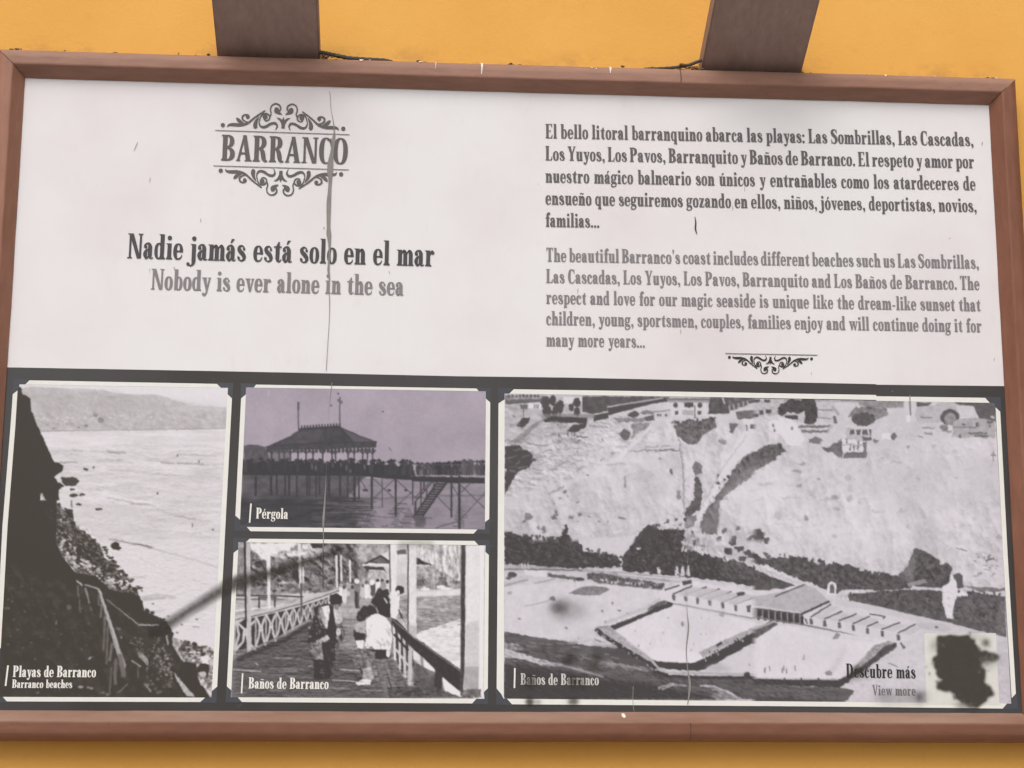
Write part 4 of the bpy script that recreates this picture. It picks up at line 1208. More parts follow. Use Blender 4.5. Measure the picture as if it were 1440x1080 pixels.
    L([(900, 720), (980, 745), (1200, 750), (1440, 752)], 18, 82, rough=.5)
    F([(1180, 700), (1440, 580), (1440, 725), (1190, 715)], 206, rough=.5)
    F([(1180, 690), (1250, 670), (1320, 700), (1300, 720), (1180, 715)], 178, .6, soft=2)
    E(1405, 740, 18, 22, 84, rough=1)
    F([(650, 470), (850, 395), (960, 330), (1005, 345), (990, 362), (860, 410), (680, 490)], 84, rough=.5)
    F([(855, 385), (880, 350), (960, 325), (965, 345), (880, 380)], 110, rough=1, tex=24, ts=3)
    L([(630, 450), (850, 370), (940, 310)], 16, 190, .8, soft=.8, rough=1)
    L([(575, 480), (640, 468)], 8, 150, rough=1)
    for i in range(40):
        t = RNG.rand()
        E(570 + t * 390 + RNG.uniform(-6, 6), 485 + t * 250 + RNG.uniform(-6, 16), RNG.uniform(3, 7), RNG.uniform(4, 8), RNG.choice([76, 80, 160]))
    for i in range(26):
        t = RNG.rand()
        E(1165 + t * 275, 640 - t * 140 + RNG.uniform(-14, 30), 4, 6, RNG.choice([80, 170, 200]))
    # long row of cabins
    F([(920, 290), (1000, 245), (1100, 222), (1440, 280), (1440, 425), (1200, 380), (1000, 345), (930, 320)], 212, rough=.4)
    cab = [(1000, 300, 1100, 250), (1065, 305, 1180, 255), (1130, 320, 1250, 265), (1198, 328, 1315, 280), (1268, 345, 1390, 290), (1340, 358, 1440, 310)]
    for x, y, x2, y2 in cab:
        L([(x, y - 8), (x2, y2)], 8, 92)
        F([(x - 8, y - 6), (x + 10, y - 2), (x + 10, y + 30), (x - 4, y + 28)], 112, rough=.3)
    for x, y, x2, y2 in cab[:-1]:
        F([(x + 20, y - 4), (x2 + 4, y2 + 4), (x2 + 66, y2 + 14), (x + 75, y + 10)], 192, .9)
    F([(1048, 222), (1098, 215), (1100, 238), (1052, 245)], 92)
    F([(1105, 225), (1140, 222), (1135, 245), (1105, 242)], 218)
    F([(1345, 285), (1390, 280), (1385, 300), (1350, 305)], 95)
    F([(1290, 250), (1345, 235), (1340, 258), (1300, 270)], 212)
    F([(1400, 360), (1425, 352), (1420, 395), (1402, 392)], 112)
    L([(955, 272), (1030, 245)], 8, 92)
    L([(1000, 345), (1200, 382), (1440, 428)], 8, 150)
    L([(1010, 352), (1440, 440)], 5, 196)
    E(1265, 402, 16, 16, 150, rough=1)
    for x, y in [(735, 540), (810, 578), (940, 505), (1050, 455), (970, 425), (1155, 425), (1190, 430), (600, 555), (875, 565), (1150, 515), (1180, 510), (1095, 600), (1110, 572), (640, 575), (480, 538), (1345, 530), (790, 495), (628, 445), (570, 540), (1415, 680)]:
        E(x, y, 4, 7, 160, .85, rough=.9)
    E(1050, 457, 8, 14, 95)
    L([(1068, 240), (1072, 600), (1078, 700), (1090, 830)], 4, 170, .5)
    # right lower part
    c.crop(1060, 760, 3.789)
    F([(0, 65), (40, 95), (130, 90), (220, 90), (330, 120), (420, 130), (520, 130), (560, 155), (640, 175), (760, 185), (860, 235), (830, 255), (640, 270), (480, 260), (440, 285), (300, 225), (200, 190), (60, 130), (0, 120)], 100, rough=1.6, rs=4, tex=14, ts=4)
    F([(0, 155), (90, 180), (220, 240), (130, 268), (0, 262)], 100, rough=1, tex=12)
    F([(0, 125), (150, 190), (270, 230), (240, 245), (100, 195), (0, 150)], 200, rough=.5)
    L([(98, 190), (105, 270)], 6, 120)
    L([(0, 290), (120, 262), (150, 265)], 12, 210)
    # great cabin roof
    F([(0, 300), (200, 265), (270, 232), (330, 250), (400, 320), (250, 385), (0, 345)], 182, rough=.3, tex=6)
    L([(115, 298), (200, 262), (270, 235)], 8, 105)
    L([(270, 232), (330, 252), (402, 318)], 6, 205)
    L([(400, 325), (250, 395)], 12, 84)
    F([(0, 358), (240, 385), (262, 440), (100, 425), (0, 390)], 92, rough=.4)
    for i in range(8):
        x = 15 + i * 33
        E(x + 12, 398 + i * 4, 12, 26, 78, rough=.5)
        L([(x, 365 + i * 4), (x, 420 + i * 3)], 5, 165)
    L([(0, 352), (240, 384)], 9, 200)
    L([(0, 405), (100, 425), (240, 445), (680, 530)], 8, 130)
    F([(0, 470), (90, 430), (125, 440), (120, 470), (0, 530)], 104, rough=.5, tex=14)
    L([(0, 475), (110, 432)], 10, 175)
    # niche monument
    F([(392, 230), (415, 215), (440, 230), (440, 290), (392, 290)], 220, rough=.3)
    E(417, 248, 12, 16, 120)
    F([(405, 250), (429, 250), (429, 282), (405, 282)], 120)
    # second cabin row
    F([(265, 400), (400, 330), (470, 345), (900, 440), (900, 480), (780, 560), (265, 440)], 208, rough=.3)
    for x, y, x2, y2 in [(305, 420, 410, 340), (378, 430, 468, 378), (455, 440, 545, 392), (530, 455, 615, 405), (606, 470, 660, 435), (684, 485, 775, 438), (770, 505, 858, 448)]:
        L([(x, y - 12), (x2, y2)], 8, 96)
        F([(x - 8, y - 4), (x + 8, y - 2), (x + 10, y + 28), (x - 6, y + 28)], 108)
        F([(x + 14, y - 10), (x2 + 8, y2 + 6), (x2 + 50, y2 + 14), (x + 60, y + 2)], 194, .8)
    L([(275, 420), (285, 440)], 9, 110)
    L([(620, 392), (700, 405), (690, 415)], 7, 100)
    F([(470, 262), (640, 262), (640, 285), (500, 300), (490, 330), (440, 300)], 200, rough=1, tex=18, ts=3)
    F([(500, 290), (640, 275), (800, 262), (1000, 265), (1010, 330), (1030, 410), (1340, 505), (1340, 515), (860, 400), (600, 340), (510, 320)], 104, rough=1, tex=12, ts=5)
    F([(430, 310), (640, 345), (860, 400), (1050, 440), (1230, 490), (1230, 500), (1050, 480), (860, 430), (640, 375), (430, 340)], 200, rough=.4)
    F([(860, 440), (1000, 440), (1050, 470), (1030, 490), (900, 475)], 190, rough=.8)
    E(972, 462, 9, 5, 100)
    # gully, dark rock and waterfall
    F([(855, 35), (930, 70), (990, 105), (995, 125), (1030, 120), (1055, 145), (1040, 220), (1045, 245), (990, 260), (850, 240), (790, 200), (770, 180), (820, 140)], 100, rough=1, tex=12)
    F([(770, 180), (850, 80), (870, 130), (840, 235), (800, 205)], 138, .7, soft=1.5, tex=14)
    F([(990, 200), (1045, 200), (1040, 245), (990, 240)], 96, rough=1)
    F([(1065, 185), (1090, 170), (1112, 190), (1118, 250), (1085, 258), (1068, 225)], 104, rough=1)
    F([(1075, 262), (1240, 285), (1340, 300), (1345, 515), (1250, 490), (1060, 430), (1062, 380), (1075, 300)], 108, rough=1, tex=12)
    F([(1000, 250), (1075, 200), (1085, 262), (1140, 270), (1140, 298), (1080, 298), (1058, 380), (1052, 420), (1030, 415), (1005, 330)], 216, rough=.7)
    L([(940, 255), (1000, 262)], 14, 205, rough=1)
    F([(1115, 240), (1190, 250), (1340, 255), (1340, 270), (1200, 275)], 130, rough=1.2, tex=20)
    F([(1310, 330), (1345, 320), (1345, 510), (1290, 470)], 130, .7, soft=1.5, tex=16)
    for i in range(30):
        x, y = RNG.uniform(1180, 1320), RNG.uniform(70, 190)
        E(x, y, RNG.uniform(4, 12), RNG.uniform(3, 6), RNG.uniform(120, 165), .7, rough=1)
    L([(1080, 42), (1130, 52)], 6, 130)
    L([(1255, 80), (1240, 105), (1280, 95)], 10, 125, rough=1)
    for i in range(12):
        L([(820 + i * 8, 230 - i * 2), (830 + i * 8, 245 - i * 2)], 5, 180)
    # right basin and its walls
    F([(125, 450), (240, 460), (440, 490), (720, 535), (680, 560), (610, 590), (540, 660), (470, 735), (0, 730), (0, 530)], 216, tex=3)
    F([(240, 455), (440, 490), (640, 528), (640, 545), (430, 520), (240, 480)], 205, .6, soft=1)
    F([(440, 490), (462, 505), (440, 530), (420, 525)], 150, rough=.8)
    F([(480, 560), (495, 580), (440, 690), (410, 720), (390, 715)], 185, .6, soft=3)
    E(400, 708, 18, 12, 150, rough=1)
    for x, y in [(85, 680), (160, 680), (220, 680), (175, 692), (268, 622), (150, 690), (60, 690)]:
        L([(x, y - 10), (x, y + 12)], 7, 130, rough=.8)
    F([(640, 560), (720, 535), (760, 545), (690, 590), (620, 640), (560, 690), (520, 690), (560, 650)], 160, rough=1, tex=20, ts=3)
    F([(700, 560), (760, 545), (765, 570), (690, 620), (620, 670), (540, 720), (500, 760), (455, 770), (470, 735), (560, 680), (640, 620)], 92, rough=1, tex=12)
    F([(765, 560), (900, 480), (1300, 500), (1300, 600), (1340, 880), (500, 868), (540, 820), (600, 770), (700, 640)], 204, .95, soft=1.2, tex=5)
    L([(785, 545), (800, 570)], 12, 120, rough=1)
    L([(720, 655), (765, 672)], 6, 140)
    F([(0, 735), (240, 742), (470, 738), (490, 760), (460, 785), (240, 775), (0, 768)], 84, rough=.4)
    L([(0, 735), (450, 742)], 6, 190, .8)
    for x in (165, 253, 345):
        L([(x, 735), (x, 800)], 9, 92)
    F([(0, 765), (470, 785), (540, 800), (500, 850), (460, 860), (0, 858)], 108, rough=.8, tex=8, ts=5, an=3)
    F([(0, 828), (300, 845), (500, 850), (480, 862), (0, 860)], 88, .8, soft=1)
    F([(1300, 520), (1370, 540), (1370, 865), (1305, 865)], 196, tex=8)
    c.crop(0, 0, 1)
    for poly, v, al, sf in [([(1010, 700), (1060, 660), (1130, 650), (1100, 720), (1040, 740)], 226, .35, 9), ([(1260, 660), (1330, 640), (1300, 720), (1250, 740)], 186, .35, 10), ([(1350, 640), (1405, 630), (1412, 700), (1360, 690)], 190, .35, 9), ([(800, 640), (900, 620), (950, 660), (860, 700)], 222, .35, 9),
                            ([(880, 660), (935, 655), (950, 700), (900, 705)], 188, .4, 6), ([(1140, 740), (1260, 700), (1300, 770), (1180, 780)], 224, .35, 10), ([(940, 860), (1000, 850), (1040, 880), (960, 915)], 205, .5, 6), ([(1080, 890), (1200, 905), (1180, 935), (1070, 940)], 206, .4, 7)]:
        F(poly, v, al, soft=sf)
    c.seam(x=1060, r=4)
    c.seam(y=760, r=3)
    c.crop(0, 0, 1)
    for q, am, sc, an in [([(708, 745), (880, 785), (960, 730), (1060, 790), (1270, 815), (1200, 830), (1000, 812), (708, 795)], 7, 6, 1), ([(1195, 835), (1330, 830), (1414, 835), (1414, 890), (1340, 870)], 7, 6, 1), ([(985, 700), (1050, 640), (1104, 622), (1104, 640), (1030, 690), (1000, 750)], 8, 8, .6), ([(945, 590), (1008, 588), (985, 620), (960, 620)], 10, 6, 1),
                          ([(1270, 775), (1345, 790), (1330, 830), (1260, 810)], 8, 9, .5), ([(1062, 555), (1160, 560), (1160, 600), (1062, 590)], 6, 6, 1), ([(709, 900), (930, 940), (1180, 965), (1180, 985), (709, 985)], 8, 9, 2.2)]:
        c.relief(c.mask_poly(q, soft=1.5), am, sc, 41, 2.2, an, 4)
    # foliage: ragged crowns along the top of every dark belt, flecks of lit leaves inside it
    for edge, n, r in [([(710, 750), (740, 754), (790, 760), (820, 772), (875, 783)], 50, 2.6), ([(880, 782), (905, 750), (930, 735), (965, 728)], 26, 2.2), ([(965, 775), (1010, 785), (1060, 800)], 30, 2.4),
                       ([(1060, 780), (1110, 784), (1160, 792), (1210, 803), (1262, 812)], 70, 2.6), ([(1195, 838), (1270, 832), (1325, 832)], 34, 2.0), ([(1345, 832), (1410, 838)], 18, 2.0), ([(830, 808), (930, 826)], 34, 1.8), ([(985, 700), (1060, 640), (1104, 626)], 26, 2.0), ([(945, 596), (1005, 590)], 18, 2)]:
        for k in range(n):
            t = RNG.rand() * (len(edge) - 1)
            i = int(t)
            x = edge[i][0] + (edge[i + 1][0] - edge[i][0]) * (t - i)
            y = edge[i][1] + (edge[i + 1][1] - edge[i][1]) * (t - i)
            E(x, y + RNG.uniform(-2.5, 3), RNG.uniform(.5, 1) * r, RNG.uniform(.6, 1.5) * r, RNG.uniform(80, 104), .9, rough=1)
    for poly, n in [([(712, 755), (820, 768), (870, 785), (870, 798), (712, 792)], 90), ([(890, 780), (930, 740), (965, 735), (965, 770), (1000, 790), (1055, 805), (1055, 818), (960, 812), (890, 800)], 110), ([(1065, 785), (1160, 797), (1275, 820), (1180, 830), (1110, 800)], 130),
                    ([(1200, 842), (1320, 835), (1330, 866)], 70), ([(1345, 838), (1410, 842), (1412, 890), (1345, 870)], 50), ([(1275, 800), (1290, 780), (1320, 795), (1330, 820), (1290, 820)], 30)]:
        c.scatter(poly, n, .6, 1.8, 96, 128, 1.3, rough=.5, al=.7)
        c.scatter(poly, n // 2, .8, 2.2, 74, 82, 1.2, rough=.5, al=.7)
    c.finish(wmap=lambda X, Y: .45 + 1.0 * np.clip((800 - Y + (X - 700) * .03) / 20, 0, 1) * np.clip((Y - 590) / 20, 0, 1), gain=1.06, mid=168, soft=.4, speck=4)
    return c
# ---------------------------------------------------------------- helpers
AXN = np.array(ax), np.array(ay), np.array(az)
CAMN = np.array(CAM)


def at(px, py, y=0.0):
    """World point on the plane at depth y that a layout position (1440 x 1080) falls on."""
    px, py = np.asarray(px, float), np.asarray(py, float)
    d = (px[..., None] - 720) / FPX * AXN[0] - (py[..., None] - 540) / FPX * AXN[1] - AXN[2]
    t = (y - CAMN[1]) / d[..., 1]
    return CAMN + d * t[..., None]


def srgb(r, g, b, k=1.0):
    f = lambda c: (c / 255 / 12.92 if c / 255 < .04045 else ((c / 255 + .055) / 1.055) ** 2.4) / KLIT * k
    return (f(r), f(g), f(b), 1)


def lin(a):
    a = np.asarray(a) / 255
    return np.where(a < .04045, a / 12.92, ((a + .055) / 1.055) ** 2.4) / KLIT


def mesh_obj(name, verts, faces, mat, parent=None, smooth=False):
    me = bpy.data.meshes.new(name)
    me.from_pydata([tuple(v) for v in verts], [], faces)
    me.validate()
    me.update()
    if smooth:
        me.polygons.foreach_set('use_smooth', [True] * len(me.polygons))
    me.materials.append(mat)
    o = bpy.data.objects.new(name, me)
    scene.collection.objects.link(o)
    if parent:
        o.parent = parent
    return o


def thing(o, label, cat, group=None):
    o['label'] = label
    o['category'] = cat
    if group:
        o['group'] = group
    return o


def new_mat(name, rough=.6, spec=.3):
    m = bpy.data.materials.new(name)
    m.use_nodes = True
    b = m.node_tree.nodes['Principled BSDF']
    b.inputs['Roughness'].default_value = rough
    b.inputs['Specular IOR Level'].default_value = spec
    return m, m.node_tree, b


def noise_node(nt, scale, detail=6, rough=.6, stretch=(1, 1, 1), offset=(0, 0, 0)):
    tc = nt.nodes.new('ShaderNodeTexCoord')
    mp = nt.nodes.new('ShaderNodeMapping')
    mp.inputs['Scale'].default_value = stretch
    mp.inputs['Location'].default_value = offset
    n = nt.nodes.new('ShaderNodeTexNoise')
    n.inputs['Scale'].default_value = scale
    n.inputs['Detail'].default_value = detail
    n.inputs['Roughness'].default_value = rough
    nt.links.new(tc.outputs['Object'], mp.inputs[0])
    nt.links.new(mp.outputs[0], n.inputs['Vector'])
    return n


def ramp(nt, src, stops):
    r = nt.nodes.new('ShaderNodeValToRGB')
    el = r.color_ramp.elements
    el[0].position, el[0].color = stops[0]
    el[1].position, el[1].color = stops[-1]
    for p, c in stops[1:-1]:
        e = el.new(p)
        e.color = c
    nt.links.new(src, r.inputs[0])
    return r


def mix(nt, fac, a, b, mode='MIX'):
    m = nt.nodes.new('ShaderNodeMix')
    m.data_type = 'RGBA'
    m.blend_type = mode
    for sock, v in ((m.inputs[0], fac), (m.inputs[6], a), (m.inputs[7], b)):
        if isinstance(v, (int, float)):
            sock.default_value = v
        elif isinstance(v, tuple):
            sock.default_value = v
        else:
            nt.links.new(v, sock)
    return m.outputs[2]


def bump(nt, b, src, strength, dist):
    n = nt.nodes.new('ShaderNodeBump')
    n.inputs['Strength'].default_value = strength
    n.inputs['Distance'].default_value = dist
    nt.links.new(src, n.inputs['Height'])
    nt.links.new(n.outputs[0], b.inputs['Normal'])
    return n


def g3(v):
    return (v, v, v, 1)


scene.cycles.filter_width = 1.5

# ---------------------------------------------------------------- materials
# yellow limewashed plaster
m_wall, nt, b = new_mat('yellow_plaster', .85, .15)
n1 = noise_node(nt, 2.2, 6, .6)
n2 = noise_node(nt, 34, 5, .65)
n3 = noise_node(nt, 230, 3, .5)
c = ramp(nt, n1.outputs[0], [(.3, srgb(226, 166, 82)), (.7, srgb(236, 179, 94))])
c = mix(nt, ramp(nt, n2.outputs[0], [(.6, g3(0)), (.85, g3(.5))]).outputs[0], c.outputs[0], srgb(214, 156, 80))
st = noise_node(nt, 60, 2, .5, offset=(3.1, 1.2, .4))
c = mix(nt, ramp(nt, st.outputs[0], [(.775, g3(0)), (.80, g3(.55))]).outputs[0], c, srgb(170, 124, 84))
# smears of old dirt where the frame was pushed up against the plaster
tc = nt.nodes.new('ShaderNodeTexCoord')
sx = nt.nodes.new('ShaderNodeSeparateXYZ')
nt.links.new(tc.outputs['Object'], sx.inputs[0])
mr = nt.nodes.new('ShaderNodeMapRange')
mr.inputs['From Min'].default_value = ZC + BH / 2 + .085
mr.inputs['From Max'].default_value = ZC + BH / 2 + .050
nt.links.new(sx.outputs['Z'], mr.inputs['Value'])
sm = ramp(nt, noise_node(nt, 11, 6, .7, (1, 1, 1.6), (1.7, 0, .2)).outputs[0], [(.50, g3(0)), (.72, g3(.85))])
m2 = nt.nodes.new('ShaderNodeMapRange')
m2.inputs['From Min'].default_value = ZC
m2.inputs['From Max'].default_value = ZC + .2
nt.links.new(sx.outputs['Z'], m2.inputs['Value'])
m3 = nt.nodes.new('ShaderNodeMath')          # only along the width of the frame
m3.operation = 'ABSOLUTE'
nt.links.new(sx.outputs['X'], m3.inputs[0])
m4 = nt.nodes.new('ShaderNodeMapRange')
m4.inputs['From Min'].default_value = .80
m4.inputs['From Max'].default_value = .74
nt.links.new(m3.outputs[0], m4.inputs['Value'])
gr = mix(nt, 1.0, mr.outputs[0], m2.outputs[0], 'MULTIPLY')
gr = mix(nt, 1.0, gr, m4.outputs[0], 'MULTIPLY')
c = mix(nt, mix(nt, 1.0, sm.outputs[0], gr, 'MULTIPLY'), c, srgb(160, 122, 82))
nt.links.new(c, b.inputs['Base Color'])
bump(nt, b, mix(nt, .35, n2.outputs[0], n3.outputs[0]), .4, .003)

# brown oil paint on wood
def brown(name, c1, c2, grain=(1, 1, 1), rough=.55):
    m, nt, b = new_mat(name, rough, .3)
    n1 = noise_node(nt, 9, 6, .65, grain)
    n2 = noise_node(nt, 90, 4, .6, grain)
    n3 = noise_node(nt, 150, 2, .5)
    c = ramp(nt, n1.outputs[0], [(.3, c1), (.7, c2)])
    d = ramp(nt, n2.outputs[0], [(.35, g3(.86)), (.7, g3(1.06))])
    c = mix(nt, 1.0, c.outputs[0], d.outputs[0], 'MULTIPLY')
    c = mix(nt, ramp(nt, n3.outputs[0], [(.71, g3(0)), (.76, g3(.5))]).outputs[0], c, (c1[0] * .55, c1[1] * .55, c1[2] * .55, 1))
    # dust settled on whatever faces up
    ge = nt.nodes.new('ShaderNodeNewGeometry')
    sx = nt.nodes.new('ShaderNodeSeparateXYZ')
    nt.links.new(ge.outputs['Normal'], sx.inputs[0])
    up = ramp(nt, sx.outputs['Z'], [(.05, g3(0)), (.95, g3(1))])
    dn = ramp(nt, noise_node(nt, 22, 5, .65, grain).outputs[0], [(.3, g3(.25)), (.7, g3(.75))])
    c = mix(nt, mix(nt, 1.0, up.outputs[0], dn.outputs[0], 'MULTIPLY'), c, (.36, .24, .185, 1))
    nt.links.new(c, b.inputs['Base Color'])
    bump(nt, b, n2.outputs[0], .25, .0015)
    return m


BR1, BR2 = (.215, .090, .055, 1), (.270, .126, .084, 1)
m_rail_top = brown('brown_paint_glare', (.262, .128, .086, 1), (.325, .168, .120, 1), (.25, 1, 1))  # one brown paint, tone set per rail: glare painted into top and left
m_rail_low = brown('brown_paint_less_glare', (.180, .073, .042, 1), (.232, .104, .066, 1), (.25, 1, 1))  # bottom and right: same paint, darker with less glare in the colour
m_rail_left = brown('brown_paint_glare_upright', (.270, .122, .076, 1), (.335, .160, .106, 1), (1, 1, .25))
m_rail_right = brown('brown_paint_less_glare_upright', (.200, .078, .046, 1), (.250, .108, .068, 1), (1, 1, .25))
m_brace = brown('brown_paint_brace', (.300, .200, .165, 1), (.345, .238, .200, 1), (1, .4, .4), .7)

# white vinyl sheet: faint warm and cool blotches, drips, specks
m_sheet, nt, b = new_mat('white_vinyl', .42, .25)
n1 = noise_node(nt, 2.6, 5, .6)
n2 = noise_node(nt, 26, 6, .7, (1, 1, .45))
n3 = noise_node(nt, 75, 2, .5)
n4 = noise_node(nt, 8, 4, .55, (2.4, 1, .25), (2, 0, 5))
c = ramp(nt, n1.outputs[0], [(.32, srgb(220, 211, 214)), (.5, srgb(226, 221, 222)), (.7, srgb(229, 228, 228))])
c = mix(nt, ramp(nt, n2.outputs[0], [(.58, g3(0)), (.8, g3(.35))]).outputs[0], c.outputs[0], srgb(205, 197, 197))
c = mix(nt, ramp(nt, n4.outputs[0], [(.62, g3(0)), (.8, g3(.25))]).outputs[0], c, srgb(212, 204, 204))
c = mix(nt, ramp(nt, n3.outputs[0], [(.765, g3(0)), (.79, g3(.5))]).outputs[0], c, srgb(150, 143, 140))
nt.links.new(c, b.inputs['Base Color'])
nb = noise_node(nt, 14, 3, .5)
bump(nt, b, mix(nt, .5, n1.outputs[0], nb.outputs[0]), .12, .006)

# printed inks
def ink(name, col, var=.08, rough=.42, fade=.0, fade_col=None, sc=60):
    m, nt, b = new_mat(name, rough, .25)
    n = noise_node(nt, sc, 5, .65)
    lo = tuple(v * (1 - var) for v in col[:3]) + (1,)
    hi = tuple(v * (1 + var) for v in col[:3]) + (1,)
    c = ramp(nt, n.outputs[0], [(.3, lo), (.7, hi)]).outputs[0]
    if fade:
        f = noise_node(nt, 34, 4, .6, (1, 1, 1), (7, 0, 3))
        c = mix(nt, ramp(nt, f.outputs[0], [(.62, g3(0)), (.72, g3(fade))]).outputs[0], c, fade_col)
    nt.links.new(c, b.inputs['Base Color'])
    return m


m_band, nt, b = new_mat('charcoal_print', .42, .25)
n1 = noise_node(nt, 2.2, 4, .6)
n2 = noise_node(nt, 40, 5, .7)
n3 = noise_node(nt, 95, 2, .5)
c = ramp(nt, n1.outputs[0], [(.35, srgb(60, 56, 54)), (.65, srgb(74, 72, 73))])
c = mix(nt, ramp(nt, n2.outputs[0], [(.62, g3(0)), (.8, g3(.3))]).outputs[0], c.outputs[0], srgb(112, 106, 102))
c = mix(nt, ramp(nt, n3.outputs[0], [(.76, g3(0)), (.78, g3(.6))]).outputs[0], c, srgb(150, 140, 132))
nt.links.new(c, b.inputs['Base Color'])

m_border = ink('white_print', srgb(228, 226, 220), .03)
m_code = ink('dull_white_print', srgb(214, 212, 206), .05)
m_corner = ink('slate_print', srgb(75, 76, 82), .06)
m_ink_dark = ink('dark_grey_ink', srgb(74, 70, 72), .06, fade=.3, fade_col=srgb(120, 114, 114))
m_ink_logo = ink('faded_grey_ink', srgb(96, 90, 90), .07)
m_ink_mid = ink('grey_ink', srgb(99, 93, 95), .08)
m_ink_light = ink('pale_grey_ink', srgb(132, 125, 128), .06)
m_ink_black = ink('black_ink', srgb(58, 54, 54), .06)
m_ink_line = ink('thin_rule_ink', srgb(120, 114, 116), .05)
m_ink_white = ink('white_ink', srgb(232, 228, 222), .03, fade=.12, fade_col=srgb(150, 145, 140))
m_ink_worn = ink('worn_white_ink', srgb(205, 200, 195), .06, fade=.8, fade_col=srgb(92, 88, 85), sc=90)
m_mark = ink('faint_scratch', srgb(158, 152, 152), .06)
m_tear = ink('bare_backing', srgb(140, 135, 132), .10, .8)
m_crack = ink('dark_crack', srgb(70, 58, 50), .1, .9)
m_dirt = ink('grey_dust', srgb(116, 92, 66), .3, .95, sc=200)
m_cable = ink('black_rubber', srgb(84, 78, 72), .15, .8)
m_drop = ink('white_dropping', srgb(226, 216, 206), .05, .8)

m_photo, nt, b = new_mat('photo_print', .42, .25)
a = nt.nodes.new('ShaderNodeAttribute')
a.attribute_name = 'print'
nt.links.new(a.outputs['Color'], b.inputs['Base Color'])

m_spray, nt, b = new_mat('dark_spray_paint', .75, .15)
a = nt.nodes.new('ShaderNodeAttribute')
a.attribute_name = 'print'
n = noise_node(nt, 60, 5, .7)
c = ramp(nt, n.outputs[0], [(.3, srgb(68, 64, 59)), (.7, srgb(73, 69, 63))])
nt.links.new(c.outputs[0], b.inputs['Base Color'])
nt.links.new(a.outputs['Fac'], b.inputs['Alpha'])

# ---------------------------------------------------------------- the wall
def slab(name, x0, x1, y0, y1, z0, z1, mat):
    v = [(x, y, z) for x in (x0, x1) for y in (y0, y1) for z in (z0, z1)]
    f = [(0, 1, 3, 2), (4, 6, 7, 5), (0, 4, 5, 1), (2, 3, 7, 6), (0, 2, 6, 4), (1, 5, 7, 3)]
    return mesh_obj(name, v, f, mat)


WALL_Y = 0.032
wall = slab('plaster_wall', -2.6, 2.6, WALL_Y, WALL_Y + .25, 0, 3.3, m_wall)
thing(wall, 'yellow ochre plastered wall behind the framed board', 'wall')

m_bounce, nt, b = new_mat('pale_bounce', .85, .2)  # pale surface of the added light-bouncing ground
n1 = noise_node(nt, 3, 6, .6)
c = ramp(nt, n1.outputs[0], [(.3, g3(.33)), (.7, g3(.41))])
nt.links.new(c.outputs[0], b.inputs['Base Color'])
bounce_slab = slab('bounce_ground', -12, 12, -14, WALL_Y + .2, -.2, 0, m_bounce)  # unseen ground, added to bounce light up onto the undersides
bounce_slab['kind'] = 'structure'

# ---------------------------------------------------------------- the information board
board = bpy.data.objects.new('information_board', None)
scene.collection.objects.link(board)
board.location = (0, 0, ZC)
thing(board, 'brown framed information board with white text panel and four old photographs', 'sign')


def part(o, parent=None, label=None):
    """Parent an object built in world coordinates without moving it."""
    par = parent or board
    o.parent = par
    o.matrix_parent_inverse = Matrix.Translation((0, 0, -ZC))
    if par is not board:
        o.matrix_parent_inverse = Matrix.Identity(4)
    if label:
        o['label'] = label
    return o


XL, XR, ZT, ZB = -BW / 2, BW / 2, ZC + BH / 2, ZC - BH / 2
# moulding profile: distance out from the sheet's edge, height in front of the sheet
PROF = [(-.001, -.004), (-.001, .002), (.0008, .0045), (.0128, .0205), (.0140, .0213), (.0160, .0216), (.0265, .0208), (.0300, .0200), (.0335, .0180), (.0370, .0148), (.0400, .0100), (.0418, .0040), (.0420, -WALL_Y + .0005)]


def rail(name, a, bpt, na, nb, mat, n=60, seed=0):
    """Sweep the moulding from corner a to corner b, mitred along na and nb."""
    rng = np.random.RandomState(seed)
    w = np.cumsum(rng.randn(n + 1)) * .00012
    w -= np.linspace(w[0], w[-1], n + 1)
    V, F = [], []
    k = len(PROF)
    for i in range(n + 1):
        t = i / n
        for d, h in PROF:
            pa = (a[0] + na[0] * d, a[1] + na[1] * d)
            pb = (bpt[0] + nb[0] * d, bpt[1] + nb[1] * d)
            V.append((pa[0] * (1 - t) + pb[0] * t + w[i] * (abs(na[1]) if na[0] == nb[0] else abs(na[0])),
                      -h, pa[1] * (1 - t) + pb[1] * t + (w[i] if na[1] == nb[1] else 0)))
    for i in range(n):
        for j in range(k - 1):
            F.append((i * k + j, i * k + j + 1, (i + 1) * k + j + 1, (i + 1) * k + j))
    F.append(tuple(range(k - 1, -1, -1)))
    F.append(tuple(n * k + j for j in range(k)))
    o = mesh_obj(name, V, F, mat)
    bm = bmesh.new()
    bm.from_mesh(o.data)
    bmesh.ops.recalc_face_normals(bm, faces=bm.faces)
    bm.to_mesh(o.data)
    bm.free()
    return part(o)


e = .0005                                   # hairline open mitre
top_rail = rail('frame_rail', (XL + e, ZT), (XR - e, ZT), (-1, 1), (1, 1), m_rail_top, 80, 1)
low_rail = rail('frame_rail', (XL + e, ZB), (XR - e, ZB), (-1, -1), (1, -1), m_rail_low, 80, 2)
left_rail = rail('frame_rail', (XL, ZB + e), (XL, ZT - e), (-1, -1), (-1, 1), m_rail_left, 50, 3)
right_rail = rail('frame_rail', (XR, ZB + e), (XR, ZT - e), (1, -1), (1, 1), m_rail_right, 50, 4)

sheet = part(slab('backing_sheet', XL - .004, XR + .004, 0, .012, ZB - .004, ZT + .004, m_sheet))
sheet['label'] = 'weathered white printed sheet'


